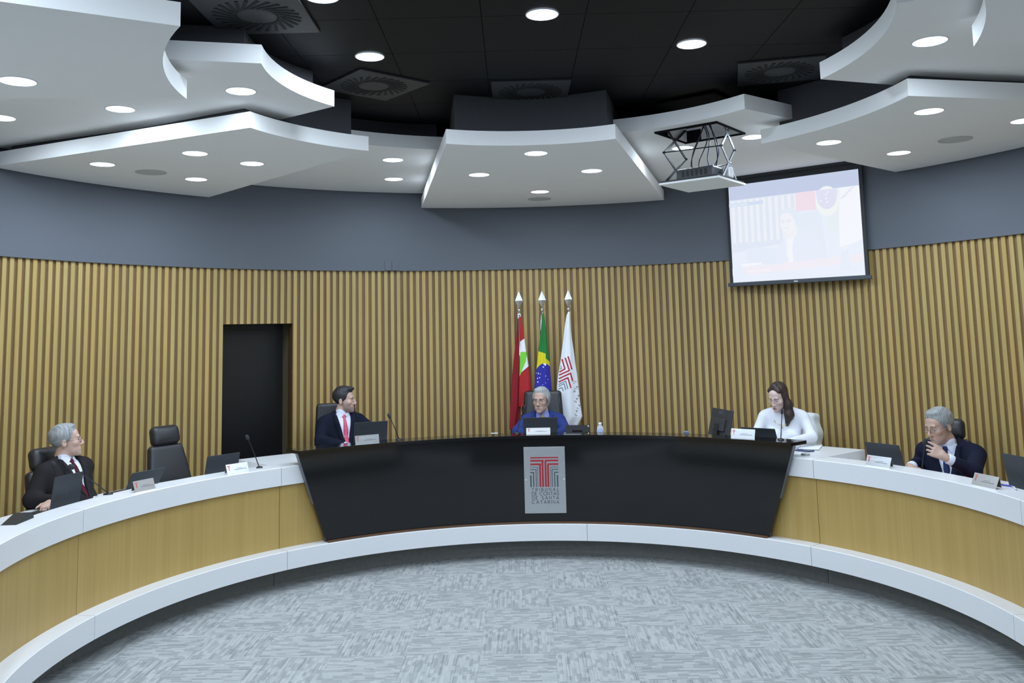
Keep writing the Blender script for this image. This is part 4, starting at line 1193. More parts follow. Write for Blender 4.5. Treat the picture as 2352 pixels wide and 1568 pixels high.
for a, b in (((HX - 0.05, 0.10, 0.03), (HX - 0.05, 0.10, 0.17)), ((HX - 0.05, 0.10, 0.17), (0.02, 0.20, 0.17)), ((0.02, 0.20, 0.17), (0.02, 0.20, 0.03))):
    q.tube([a, b], 0.009, 6)
q.build('bracket', M_alu, e)
pj = empty('projector', (ctr.x - 0.02, ctr.y - 0.02, 3.305 + 0.0295), ang); tag(pj, 'dark projector standing on the lowered ceiling lift', 'projector')
q = MB(); q.box((0, 0.0, 0.055), (0.165, 0.115, 0.045), bev=0.012); q.build('projector_body', plain('projector_grey', (0.055, 0.06, 0.068), 0.4, var=0.2), pj)
q = MB(); q.lathe([(0, 0.018), (0.028, 0.018), (0.032, 0.0)], 20, Matrix.Translation((0.05, 0.115, 0.06)) @ Matrix.Rotation(-PI / 2, 4, 'X')); q.build('projector_lens', glassmat('lens_glass', (0.6, 0.7, 0.9)), pj)
for sx in (-1, 1):
    q = MB(); q.box((sx * 0.13, -0.08, 0.005), (0.012, 0.012, 0.005)); q.build('projector_foot', M_blackplastic, pj)
for i in range(6):
    q = MB(); q.box((-0.10 + i * 0.04, -0.116, 0.055), (0.010, 0.001, 0.025)); q.build('vent_slot', M_blackplastic, pj)
q = MB(); q.box((0.215, 0.03, 0.06), (0.028, 0.05, 0.045), bev=0.01); q.build('power_unit', M_white, e).location = (0, 0, 0.02)
random.seed(5)
for i in range(6):
    x0 = random.uniform(-0.05, 0.05); x1 = random.uniform(-0.14, 0.12)
    P0, P3 = Vector((x0 + 0.05, random.uniform(-0.05, 0.05), ZT - 0.03)), Vector((x1, random.uniform(-0.08, 0.06), 0.125))
    P1 = P0 + Vector((random.uniform(-0.1, 0.15), 0, -0.18)); P2 = P3 + Vector((random.uniform(-0.12, 0.12), 0.05, 0.13))
    pts = [(1 - t) ** 3 * P0 + 3 * (1 - t) ** 2 * t * P1 + 3 * (1 - t) * t * t * P2 + t ** 3 * P3 for t in [k_ / 14 for k_ in range(15)]]
    q = MB(); q.tube(pts, 0.0045, 7); q.build('cable', M_blackplastic if i % 3 else plain('cable_blue', (0.03, 0.05, 0.22), 0.4), e, smooth=True)

# ================================================================ implicit surfaces: smooth bodies as one continuous mesh
class Cap:
    def __init__(s, a, b, ra, rb=None, k=0.03): s.a, s.b, s.ra, s.rb, s.k = np.array(a, float), np.array(b, float), ra, ra if rb is None else rb, k
    def bounds(s):
        r = max(s.ra, s.rb); return np.minimum(s.a, s.b) - r, np.maximum(s.a, s.b) + r
    def d(s, P):
        pa = P - s.a; ba = s.b - s.a
        h = np.clip((pa @ ba) / (ba @ ba + 1e-12), 0, 1)
        return np.linalg.norm(pa - h[..., None] * ba, axis=-1) - (s.ra + (s.rb - s.ra) * h)
    def tf(s, M): R, t = M; return Cap(R @ s.a + t, R @ s.b + t, s.ra, s.rb, s.k)
    def grow(s, g): return Cap(s.a, s.b, s.ra + g, s.rb + g, s.k)
class Ell:
    def __init__(s, c, r, R=None, k=0.03): s.c, s.r, s.R, s.k = np.array(c, float), np.array(r, float), np.eye(3) if R is None else R, k
    def bounds(s):
        m = s.r.max(); return s.c - m, s.c + m
    def d(s, P):
        q = (P - s.c) @ s.R
        k0 = np.linalg.norm(q / s.r, axis=-1); k1 = np.linalg.norm(q / s.r ** 2, axis=-1)
        return k0 * (k0 - 1) / np.maximum(k1, 1e-9)
    def tf(s, M): R, t = M; return Ell(R @ s.c + t, s.r, R @ s.R, s.k)
    def grow(s, g): return Ell(s.c, s.r + g, s.R, s.k)
class Box:
    def __init__(s, c, h, rad, R=None, k=0.02): s.c, s.h, s.rad, s.R, s.k = np.array(c, float), np.array(h, float), rad, np.eye(3) if R is None else R, k
    def bounds(s):
        m = np.linalg.norm(s.h); return s.c - m, s.c + m
    def d(s, P):
        q = np.abs((P - s.c) @ s.R) - (s.h - s.rad)
        return np.linalg.norm(np.maximum(q, 0), axis=-1) + np.minimum(q.max(axis=-1), 0) - s.rad
    def tf(s, M): R, t = M; return Box(R @ s.c + t, s.h, s.rad, R @ s.R, s.k)
    def grow(s, g): return Box(s.c, s.h + g, s.rad + g, s.R, s.k)
class Sub:
    def __init__(s, p): s.p = p
    def tf(s, M): return Sub(s.p.tf(M))
    def grow(s, g): return s
def smin(a, b, k):
    h = np.maximum(k - np.abs(a - b), 0) / k
    return np.minimum(a, b) - h * h * k * 0.25
def field(prims, h, pad=0.02, lo=None, hi=None, post=None):
    ps = [p.p if isinstance(p, Sub) else p for p in prims]
    if lo is None:
        bs = [p.bounds() for p, q in zip(ps, prims) if not isinstance(q, Sub)]
        lo = np.min([b[0] for b in bs], 0) - pad; hi = np.max([b[1] for b in bs], 0) + pad
    n = np.ceil((hi - lo) / h).astype(int) + 1
    ax = [lo[i] + h * np.arange(n[i]) for i in range(3)]
    D = np.full(n, 0.25)
    for p, q in zip(ps, prims):
        b0, b1 = p.bounds(); m = p.k + 2.5 * h + 0.01
        i0 = np.clip(np.floor((b0 - m - lo) / h).astype(int), 0, n); i1 = np.clip(np.ceil((b1 + m - lo) / h).astype(int) + 1, 0, n)
        if np.any(i1 <= i0): continue
        sl = tuple(slice(i0[i], i1[i]) for i in range(3))
        G = np.stack(np.meshgrid(*[ax[i][sl[i]] for i in range(3)], indexing='ij'), -1)
        d = p.d(G)
        D[sl] = -smin(-D[sl], d, p.k) if isinstance(q, Sub) else smin(D[sl], d, p.k)
    if post is not None:
        G = np.stack(np.meshgrid(*ax, indexing='ij'), -1)
        D = post(D, G)
    D[0], D[-1] = 0.2, 0.2; D[:, 0], D[:, -1] = 0.2, 0.2; D[:, :, 0], D[:, :, -1] = 0.2, 0.2
    return D, lo
def surfnet(D, lo, h):
    n = np.array(D.shape); cn = n - 1
    S = D < 0
    acc = np.zeros((cn.prod(), 3)); cnt = np.zeros(cn.prod())
    quads = []
    for a in range(3):
        sl0 = [slice(None)] * 3; sl1 = [slice(None)] * 3
        sl0[a] = slice(0, -1); sl1[a] = slice(1, None)
        s0, s1 = S[tuple(sl0)], S[tuple(sl1)]
        idx = np.argwhere(s0 != s1)
        if len(idx) == 0: continue
        d0 = D[tuple(sl0)][tuple(idx.T)]; d1 = D[tuple(sl1)][tuple(idx.T)]
        pos = idx.astype(float); pos[:, a] += d0 / (d0 - d1)
        b, c = (a + 1) % 3, (a + 2) % 3
        cells = []
        for ob, oc in ((-1, -1), (0, -1), (0, 0), (-1, 0)):
            q = idx.copy(); q[:, b] += ob; q[:, c] += oc
            f = np.ravel_multi_index(tuple(q.T), tuple(cn), mode='clip')
            np.add.at(acc, f, pos); np.add.at(cnt, f, 1); cells.append(f)
        Q = np.stack(cells, 1)
        flip = ~s0[tuple(idx.T)]
        Q[flip] = Q[flip][:, ::-1]
        quads.append(Q)
    Q = np.concatenate(quads)
    act = np.nonzero(cnt)[0]
    remap = np.full(cn.prod(), -1); remap[act] = np.arange(len(act))
    V = acc[act] / cnt[act][:, None] * h + lo
    return V, remap[Q]
def np_mesh(name, V, F, mats, parent=None, fm=None, smooth=True):
    me = bpy.data.meshes.new(name)
    me.vertices.add(len(V)); me.vertices.foreach_set('co', np.asarray(V, np.float32).ravel())
    me.loops.add(F.size); me.loops.foreach_set('vertex_index', F.astype(np.int32).ravel())
    me.polygons.add(len(F)); me.polygons.foreach_set('loop_start', np.arange(0, F.size, F.shape[1], dtype=np.int32))
    try: me.polygons.foreach_set('loop_total', np.full(len(F), F.shape[1], dtype=np.int32))
    except Exception: pass
    for m_ in mats: me.materials.append(m_)
    if fm is not None: me.polygons.foreach_set('material_index', np.asarray(fm, np.int32))
    if smooth: me.polygons.foreach_set('use_smooth', np.ones(len(F), dtype=bool))
    me.update(calc_edges=True); me.validate()
    return link(bpy.data.objects.new(name, me), parent)
def blob(name, prims, h, mat, parent=None, post=None, paint=None, mats=None, lo=None, hi=None):
    D, o = field(prims, h, post=post, lo=lo, hi=hi)
    V, F = surfnet(D, o, h)
    fm = paint(V[F].mean(1)) if paint is not None else None
    return np_mesh(name, V, F, mats or [mat], parent, fm)

def Rx(a): a = math.radians(a); return np.array([[1, 0, 0], [0, math.cos(a), -math.sin(a)], [0, math.sin(a), math.cos(a)]])
def Ry(a): a = math.radians(a); return np.array([[math.cos(a), 0, math.sin(a)], [0, 1, 0], [-math.sin(a), 0, math.cos(a)]])
def Rz(a): a = math.radians(a); return np.array([[math.cos(a), -math.sin(a), 0], [math.sin(a), math.cos(a), 0], [0, 0, 1]])

# ---------------------------------------------------------------- chairs
def chair(x, y, rz, seat_z, label, top, style='headrest', recline=10, wtop=0.36, wbot=0.48, drape_=False, name='office_chair', floor_z=0.2, backy=0.24):
    """seat_z: seat height in the hall, top: height of the chair's top edge"""
    e = empty(name, (x, y, floor_z), rz); tag(e, label, 'chair', 'black leather office chairs behind the desks')
    sz = seat_z - floor_z; tz = top - floor_z
    R = Rx(-recline)
    def backs(D, G): return D
    hb = (tz - sz - 0.04) / math.cos(math.radians(recline))
    base = np.array((0, backy, sz + 0.04))
    hr = 0.17 if style == 'headrest' else 0.0
    H = hb - hr * 0.86
    def tapered(w0, w1, z0, z1, thick, rad, dent=0.0):
        # cushion in back-plane coordinates
        n_ = int((z1 - z0) / 0.05) + 2
        c = [Box((0, 0, (z0 + z1) / 2), (max(w0, w1) / 2, thick / 2, (z1 - z0) / 2), rad)]
        def post(D, G):
            return D
        return c, post
    def cushion(nm, w0, w1, z0, z1, thick, rad, yo=0.0, mat=M_leather, puff=0.012):
        hw_ = max(w0, w1) / 2
        lo = np.array((-hw_ - .04, -thick - .05, z0 - .04)); hi = np.array((hw_ + .04, thick + .05, z1 + .04))
        def post(D, G):
            t = np.clip((G[..., 2] - z0) / (z1 - z0), 0, 1)
            w_ = (w0 + (w1 - w0) * t) / 2
            q = np.stack([np.abs(G[..., 0]) - (w_ - rad), np.abs(G[..., 1] + puff * 3 * np.cos(np.clip(G[..., 0] / hw_, -1, 1) * 1.4) * np.sin(PI * t) * 0.35) - (thick / 2 - rad), np.abs(G[..., 2] - (z0 + z1) / 2) - ((z1 - z0) / 2 - rad)], -1)
            return np.linalg.norm(np.maximum(q, 0), axis=-1) + np.minimum(q.max(-1), 0) - rad
        D, o = field([], 0.012, lo=lo, hi=hi, post=post)
        V, F = surfnet(D, o, 0.012)
        V = V @ R.T + base + np.array((0, yo, 0))
        return np_mesh(nm, V, F, [mat], e)
    cushion('backrest', wbot, wtop, 0.0, H, 0.085, 0.034)
    if style == 'headrest':
        cushion('headrest', 0.28, 0.275, H - 0.005, H + hr, 0.105, 0.048, yo=-0.012)
    if style == 'plain':
        for sx in (-1, 1):
            q = MB(); pts = [Vector(R @ np.array((sx * (wbot + (wtop - wbot) * t - 0.055) / 2, -0.050, t * (H - 0.03))) + base) for t in (0.05, 0.3, 0.55, 0.8, 1.0)]
            q.tube(pts, 0.006, 6); q.build('piping', M_leather, e, smooth=True)
    blob('seat', [Box((0, 0, sz - 0.05), (0.26, 0.255, 0.055), 0.045)], 0.016, M_leather, e)
    for sx in (-1, 1):
        q = MB(); q.tube([(sx * 0.29, 0.17, sz - 0.02), (sx * 0.30, 0.16, sz + 0.17), (sx * 0.30, -0.12, sz + 0.19)], 0.015, 8); q.build('armrest', M_blackplastic, e, smooth=True)
    q = MB(); q.tube([(0, 0, 0.09), (0, 0, sz - 0.10)], 0.028, 14); q.build('column', M_chrome, e, smooth=True)
    for i in range(5):
        a = 2 * PI * i / 5 + 0.3
        q = MB(); q.tube([(0, 0, 0.10), (0.30 * math.cos(a), 0.30 * math.sin(a), 0.065)], [0.025, 0.015], 8); leg = q.build('base_leg', M_blackplastic, e, smooth=True)
        q = MB(); q.lathe([(0, -0.018), (0.03, -0.018), (0.03, 0.018), (0, 0.018)], 14, Matrix.Translation((0.30 * math.cos(a), 0.30 * math.sin(a), 0.03)) @ Matrix.Rotation(a, 4, 'Z') @ Matrix.Rotation(PI / 2, 4, 'X')); q.build('castor', M_blackplastic, leg, smooth=True)
    return e, R, base, H

# ---------------------------------------------------------------- people
def skinmat(name, col, rough=0.5, lip=None, beard=None):
    t = NT(name); tc = t.n('ShaderNodeTexCoord')
    no = t.n('ShaderNodeTexNoise', i_Scale=38.0, i_Detail=4.0); t.l(tc.outputs['Object'], no.inputs['Vector'])
    c = t.mix(no.outputs['Fac'], tuple(q * .90 for q in col), tuple(min(1, q * 1.09) for q in col))
    for nm, cc, amt in (('beard_mask', beard, .92), ('lip_mask', lip, .85), ('blush_mask', (col[0] * .98, col[1] * .80, col[2] * .76), .6)):
        if cc is None: continue
        at_ = t.n('ShaderNodeAttribute', attribute_name=nm)
        f = t.math('MULTIPLY', at_.outputs['Fac'], amt)
        if nm == 'beard_mask':
            n2 = t.n('ShaderNodeTexNoise', i_Scale=260.0, i_Detail=2.0); t.l(tc.outputs['Object'], n2.inputs['Vector'])
            f = t.math('MULTIPLY', f, t.math('MULTIPLY_ADD', n2.outputs['Fac'], 0.7, 0.55))
            cl = t.n('ShaderNodeClamp'); t.l(f, cl.inputs[0]); f = cl.outputs[0]
        c = t.mix(f, c, cc)
    t.l(c, t.b.inputs['Base Color'])
    t.set(Roughness=rough)
    MATS[name] = t.mat; return t.mat
def hairmat(name, c1_, c2_):
    t = NT(name); tc = t.n('ShaderNodeTexCoord'); mp = t.n('ShaderNodeMapping'); mp.inputs['Scale'].default_value = (150, 9, 16)
    t.l(tc.outputs['Object'], mp.inputs[0])
    no = t.n('ShaderNodeTexNoise', i_Scale=1.0, i_Detail=5.0, i_Distortion=0.8); t.l(mp.outputs[0], no.inputs['Vector'])
    t.l(t.mix(t.math('MULTIPLY_ADD', no.outputs['Fac'], 2.0, -0.5), c1_, c2_), t.b.inputs['Base Color'])
    t.set(Roughness=0.5)
    bp = t.n('ShaderNodeBump', i_Strength=0.35, i_Distance=0.003); t.l(no.outputs['Fac'], bp.inputs['Height']); t.l(bp.outputs[0], t.b.inputs['Normal'])
    MATS[name] = t.mat; return t.mat
def suitmat(name, col): return plain(name, col, 0.85, spec=0.15, var=0.10, scale=14, bump=0.15, bscale=700)

def head_prims(s=1.0, fem=False, jaw=1.0):
    jw = 0.9 if fem else 1.0 * jaw
    L = [Ell((0, .018, .045), (.074, .094, .082), k=.03), Ell((0, -.032, -.02), (.063, .064, .085), k=.03), Ell((0, -.041, -.075), (.055 * jw, .057, .048), k=.025),
         Ell((0, -.083, -.108), (.023 * jw, .019, .018), k=.025), Ell((0, -.045, .045), (.060, .045, .05), k=.02),
         Cap((-.036, -.087, .023), (.036, -.087, .023), .0105 if not fem else .0075, k=.016), Ell((.041, -.066, -.024), (.024, .023, .021), k=.02), Ell((-.041, -.066, -.024), (.024, .023, .021), k=.02),
         Cap((0, -.096, .014), (0, -.117 if not fem else -.113, -.032), .0075, .0105 if not fem else .008, k=.012), Ell((0, -.116 if not fem else -.112, -.037), (.0125, .012, .0105) if not fem else (.010, .010, .009), k=.01), Ell((.012, -.106, -.041), (.0085, .010, .008), k=.008), Ell((-.012, -.106, -.041), (.0085, .010, .008), k=.008),
         Sub(Ell((.032, -.106, .003), (.019, .017, .0115), k=.014)), Sub(Ell((-.032, -.106, .003), (.019, .017, .0115), k=.014)),
         Cap((-.017, -.0965, -.0695), (.017, -.0965, -.0695), .0055, k=.010), Cap((-.015, -.096, -.0805), (.015, -.096, -.0805), .0060, k=.010),
         Ell((.0315, -.0805, .003), (.0145, .0115, .0100), k=.006), Ell((-.0315, -.0805, .003), (.0145, .0115, .0100), k=.006),
         Ell((.077, .014, -.010), (.010, .021, .033), Rz(18), k=.008), Ell((-.077, .014, -.010), (.010, .021, .033), Rz(-18), k=.008), Sub(Ell((.087, .008, -.006), (.007, .010, .017), k=.006)), Sub(Ell((-.087, .008, -.006), (.007, .010, .017), k=.006)),
         Cap((0, .022, -.07), (0, .034, -.185), .050 if not fem else .043, .057 if not fem else .046, k=.025)]
    out = []
    for p in L:
        q = p.p if isinstance(p, Sub) else p
        if isinstance(q, Cap): r_ = Cap(q.a * s, q.b * s, q.ra * s, q.rb * s, q.k * s)
        else: r_ = Ell(q.c * s, q.r * s, q.R, q.k * s)
        out.append(Sub(r_) if isinstance(p, Sub) else r_)
    return out

def hand_prims(W, d, nrm, curl=(25, 30, 25), spread=1.0, thumb=(0.75, 0.65, -0.1), side=None, fcurl=None, s=1.0):
    """W wrist, d finger direction, nrm back-of-hand normal, side = thumb side"""
    W = np.array(W, float); d = np.array(d, float); d /= np.linalg.norm(d)
    nrm = np.array(nrm, float); nrm -= d * (nrm @ d); nrm /= np.linalg.norm(nrm)
    side = np.cross(d, nrm) if side is None else (1 if side > 0 else -1) * np.cross(d, nrm)
    P = [Cap(W - d * .03, W + d * .02, .026 * s, .028 * s, k=.02)]
    for i, (off, ln) in enumerate(((.027, .070), (.009, .078), (-.009, .072), (-.026, .056))):
        K = W + s * (d * (.088 - .004 * abs(i - 1.2)) + side * off * spread)
        P.append(Cap(W + s * (d * .015 + side * off * .6), K, .0135 * s, .0115 * s, k=.014))
        f = d + side * off * (spread - 1) * 8; f /= np.linalg.norm(f); p = K
        cu = fcurl[i] if fcurl else curl
        a_ = 0
        for j, (fr, r0, r1) in enumerate(((.44, .0098, .009), (.31, .0088, .008), (.25, .008, .007))):
            a_ += math.radians(cu[j])
            v = f * math.cos(a_) - nrm * math.sin(a_)
            q = p + v * ln * fr * s
            P.append(Cap(p, q, r0 * s, r1 * s, k=.004)); p = q
    t0 = W + s * (d * .022 + side * .022); tv = d * thumb[0] + side * thumb[1] + nrm * thumb[2]; tv /= np.linalg.norm(tv)
    t1 = t0 + tv * .042 * s; tv2 = d * (thumb[0] + .35) + side * (thumb[1] - .35) + nrm * (thumb[2] - .25); tv2 /= np.linalg.norm(tv2)
    t2 = t1 + tv2 * .033 * s
    t3 = t2 + tv2 * .022 * s
    P += [Cap(t0, t1, .0145 * s, .0115 * s, k=.012), Cap(t1, t2, .0112 * s, .0095 * s, k=.004), Cap(t2, t3, .0095 * s, .0078 * s, k=.004)]
    return P

def person(label, head_at, body_yaw, lean=6, side_lean=0, torso_yaw=0, head=(0, 0, 0), hs=1.0, female=False, build=1.0,
           skin=(0.45, 0.30, 0.23), hair='short', hair_c=((0.2, 0.2, 0.2), (0.4, 0.4, 0.4)), suit=(0.02, 0.02, 0.03), shirt=(0.7, 0.72, 0.78), tie=None, tie_dots=None,
           arms=None, glasses=False, beard=False, eyes_open=1.0, lipc=None, neck_fwd=0.0, brow_c=None, shw=1.0, pin=False, hair_scale=1.0, cuff_cut=.04, beard_c=.5):
    """head_at: hall position of the head centre. body_yaw: bearing (radians) of local +Y."""
    T = Rz(torso_yaw) @ Ry(side_lean) @ Rx(lean)        # torso frame about the hips
    tM = (T, np.zeros(3))
    NP = np.array((0, .012 - neck_fwd, .575)); neck = T @ NP
    Hh = Rz(head[0]) @ Rx(head[1]) @ Ry(head[2])         # yaw, pitch, roll
    hc = neck + Hh @ np.array((0, -.03, .142 if not female else .150)) * hs
    hM = (Hh, hc)
    cz, sz_ = math.cos(body_yaw), math.sin(body_yaw)
    RW = np.array([[cz, -sz_, 0], [sz_, cz, 0], [0, 0, 1]])
    root_loc = np.array(head_at) - RW @ hc
    def loc(w): return RW.T @ (np.array(w, float) - root_loc)
    S = shw
    tor = [Ell((0, .0, .39), (.170 * build * S, .112 * build, .19), k=.05), Ell((0, -.03, .19), (.165 * build, .135 * build, .19), k=.06), Ell((0, .0, .05), (.18 * build, .145 * build, .12), k=.06),
           Cap((-.145 * S, .012, .508), (.145 * S, .012, .508), .060, k=.05), Cap((-.10 * S, .02, .535), (0, .025, .58), .035, .045, k=.05), Cap((.10 * S, .02, .535), (0, .025, .58), .035, .045, k=.05)]
    if female: tor += [Ell((.075, -.085, .345), (.068, .062, .066), k=.04), Ell((-.075, -.085, .345), (.068, .062, .066), k=.04)]
    tor = [p.tf(tM) for p in tor]
    sj = [T @ np.array((sx * .184 * S, .012, .492)) for sx in (-1, 1)]
    AR = []; hands = []; wr = []
    for i, sx in enumerate((-1, 1)):
        sp = arms[i]
        E_, W_ = loc(sp['elbow']), loc(sp['wrist'])
        AR.append((sj[i], E_, W_)); wr.append((E_, W_))
        dd = W_ - E_; dd /= np.linalg.norm(dd)
        hd = RW.T @ np.array(sp['dir'], float) if 'dir' in sp else dd
        hands += hand_prims(W_ + dd * .012, hd, RW.T @ np.array(sp.get('nrm', (0, 0, 1)), float), sp.get('curl', (30, 35, 25)), sp.get('spread', 1.0), sp.get('thumb', (.75, .65, -.1)), sp.get('side', 1), sp.get('fcurl'), sp.get('hs', 1.0))
    def arm_caps(g0, g1, g2, g3, cut=0.0):
        out = []
        for s_, E_, W_ in AR:
            d_ = (W_ - E_); We = W_ - d_ / np.linalg.norm(d_) * cut
            out += [Cap(s_, E_, g0, g1, k=.045), Cap(E_, We, g2, g3, k=.03)]
        return out
    legs = []
    for sx in (-1, 1):
        legs += [Cap((sx * .09, -.03, .045), (sx * .11, -.40, .05), .078, .062, k=.05), Cap((sx * .11, -.40, .05), (sx * .11, -.38, -.36), .056, .042, k=.03)]
    feet = [Cap((sx * .11, -.36, -.40), (sx * .115, -.53, -.415), .042, .036, k=.03) for sx in (-1, 1)]
    hp = [p.tf(hM) for p in head_prims(hs, female)]
    # ---- body: one continuous skin
    body = [p.grow(-.014) for p in tor] + arm_caps(.042 * build, .037 * build, .036, .026) + [p.grow(-.012) for p in legs] + [p.grow(-.006) for p in feet] + hands + hp + [Cap(neck - T @ np.array((0, 0, .04)), neck + T @ np.array((0, 0, .03)), .052 if not female else .044, k=.03)]
    sk = skinmat('skin_' + label[:18], skin, lip=lipc or (skin[0] * .80, skin[1] * .62, skin[2] * .62), beard=tuple(c * beard_c * (1.0, 1.02, 1.08)[i_] for i_, c in enumerate(skin)) if beard else None)
    Dv, og = field(body, 0.0062)
    Vb, Fb = surfnet(Dv, og, 0.0062)
    root = np_mesh('person', Vb, Fb, [sk])
    qv = (Vb - hc) @ Hh / hs
    ss = lambda v, a, b: np.clip((v - a) / (b - a), 0, 1)
    lipv = (1 - ss(np.abs(qv[:, 2] + .0752) + .26 * np.abs(qv[:, 0]), .0085, .0125)) * (1 - ss(np.abs(qv[:, 0]), .018, .024)) * (qv[:, 1] < -.082)
    blush = np.exp(-((np.abs(qv[:, 0]) - .045) ** 2 + (qv[:, 2] + .03) ** 2) / .022 ** 2) * (qv[:, 1] < -.03) + np.exp(-(qv[:, 0] ** 2 + (qv[:, 2] + .036) ** 2) / .013 ** 2) * (qv[:, 1] < -.1)
    masks = [('lip_mask', lipv), ('blush_mask', np.clip(blush, 0, 1))]
    if beard:
        top_ = np.interp(np.abs(qv[:, 0]), [0, .02, .035, .05, .07], [-.053, -.055, -.066, -.052, -.03])
        top_ = np.where((np.abs(qv[:, 0]) < .014) & (qv[:, 2] > -.06), -.060, top_)
        bv = (1 - ss(qv[:, 2], top_ - .006, top_ + .006)) * ss(qv[:, 2], -.150, -.120) * (1 - ss(qv[:, 1], -.010, .006)) * (1 - .75 * np.exp(-(qv[:, 0] ** 2 / .012 ** 2 + (qv[:, 2] + .090) ** 2 / .006 ** 2)))
        masks.append(('beard_mask', bv))
    for nm, arr in masks:
        at_ = root.data.attributes.new(nm, 'FLOAT', 'POINT'); at_.data.foreach_set('value', np.asarray(arr, np.float32)[:len(root.data.vertices)])
    root.location = tuple(root_loc); root.rotation_euler = (0, 0, body_yaw)
    tag(root, label, 'person')
    # ---- clothes
    sm = suitmat('suit_' + label[:18], suit)
    Ti = T.T
    if female:
        top = [p.grow(.004) for p in tor] + arm_caps(.052 * build, .047 * build, .046, .034, .01) + [Cap(neck - T @ np.array((0, 0, .02)), neck + T @ np.array((0, -.008, .058)), .054, .050, k=.03)]
        def fold(D, G):
            q = G @ T
            return D + .0022 * np.sin(q[..., 2] * 70 + 40 * np.abs(q[..., 0])) * np.clip((.40 - q[..., 2]) * 4, 0, 1)
        blob('turtleneck_top', top, 0.0085, sm, root, post=fold)
    else:
        def inV(q, extra=0.0):
            z = q[..., 2]
            w_ = np.interp(z, [.20, .27, .50, .60], [-.02, .012, .062, .078]) + extra
            return np.maximum(np.abs(q[..., 0]) - w_, q[..., 1] + 0.015)
        lap = []
        for sx in (-1, 1):
            lap += [Cap((sx * .098, -.062, .568), (sx * .092, -.100, .49), .015, .017, k=.014), Cap((sx * .092, -.100, .49), (sx * .045, -.142 * build, .30), .017, .010, k=.014)]
        jk = [p.grow(.011) for p in tor] + [p.tf(tM) for p in lap] + arm_caps(.063 * build, .056 * build, .055, .044, cuff_cut)
        def cutj(D, G):
            q = G @ T
            D = D + .0030 * np.sin(q[..., 2] * 55 + 30 * q[..., 0] + 18 * q[..., 1]) * np.clip((.44 - q[..., 2]) * 5, 0, 1)
            D = np.maximum(D, -inV(q) * .8)
            nk = np.linalg.norm(np.stack([q[..., 0], q[..., 1] - .012], -1), axis=-1) - .066
            return np.maximum(D, -np.maximum(nk, .55 - q[..., 2]))
        jo = blob('suit_jacket', jk, 0.0085, sm, root, post=cutj)
        def jsurf(x, z):
            ys = np.arange(-.27, .06, .004)
            P_ = np.stack([np.full_like(ys, x), ys, np.full_like(ys, z)], -1) @ T.T
            dd_ = np.full(len(ys), 1.0)
            for p in jk: dd_ = smin(dd_, p.d(P_), p.k)
            ok = np.nonzero(dd_ < 0)[0]
            if len(ok) == 0: return -.05
            a_ = ok[0]
            return ys[a_] if a_ == 0 else ys[a_ - 1] + .004 * dd_[a_ - 1] / (dd_[a_ - 1] - dd_[a_] + 1e-9)
        for sx in (-1, 1):
            zs = [.262, .30, .345, .39, .43, .462, .476, .488, .505, .53, .555, .572]
            lw_ = [.004, .018, .031, .042, .051, .057, .058, .034, .040, .036, .030, .022]
            vs, fs = [], []
            for z, l_ in zip(zs, lw_):
                w0 = float(np.interp(z, [.20, .27, .50, .60], [-.02, .012, .062, .078])) + .001
                for kx in (0, .5, 1):
                    x = sx * (w0 + l_ * kx)
                    y = jsurf(x, z) - .006
                    vs.append(T @ np.array((x, y, z)))
            for i in range(len(zs) - 1):
                for k_ in range(2):
                    a = i * 3 + k_; fs.append((a, a + 1, a + 4, a + 3))
            n0 = len(vs)
            back = [T @ (T.T @ v + np.array((0, .008, 0))) for v in vs]
            fs2 = [tuple(n0 + q for q in reversed(f)) for f in fs]
            rim_ = [i * 3 for i in range(len(zs))] + [(len(zs) - 1) * 3 + 1] + [i * 3 + 2 for i in range(len(zs) - 1, -1, -1)] + [1]
            fs3 = [(rim_[i], rim_[(i + 1) % len(rim_)], n0 + rim_[(i + 1) % len(rim_)], n0 + rim_[i]) for i in range(len(rim_))]
            q = MB(); q.add(vs + back, fs + fs2 + fs3); q.build('lapel', sm, jo, auto=True)
        stm = suitmat('shirt_' + label[:18], shirt)
        sh = [p.grow(-.002) for p in tor[:4]] + [Cap(neck - T @ np.array((0, 0, .05)), neck + T @ np.array((0, -.006, .022)), .067, .0615, k=.02)]
        so = blob('shirt', sh, 0.0070, stm, root)
        ysurf = lambda z: min([y for y in np.arange(-.24, 0, .002) if min(float(p.d((T @ np.array((0, y, z)))[None])[0]) for p in sh) < 0] or [-.1])
        for sx in (-1, 1):                                # collar points
            yk = ysurf(.545)
            cp = [(sx * .010, yk - .010, .566), (sx * .055, -.038, .602), (sx * .066, -.040, .575), (sx * .048, yk - .004, .522)]
            q = MB(); w3 = [Vector(T @ np.array(c)) for c in cp]
            nn = (w3[1] - w3[0]).cross(w3[3] - w3[0]).normalized() * .003
            q.add([v + nn for v in w3] + [v - nn for v in w3], [(0, 1, 2, 3), (7, 6, 5, 4), (0, 4, 5, 1), (1, 5, 6, 2), (2, 6, 7, 3), (3, 7, 4, 0)]); q.build('collar_point', stm, so)
        for E_, W_ in wr:
            d_ = (W_ - E_) / np.linalg.norm(W_ - E_)
            q = MB(); q.tube([tuple(W_ - d_ * (cuff_cut + .03)), tuple(W_ - d_ * .012), tuple(W_ - d_ * .006)], [.041, .040, .036], 20); q.build('cuff', stm, root, smooth=True)
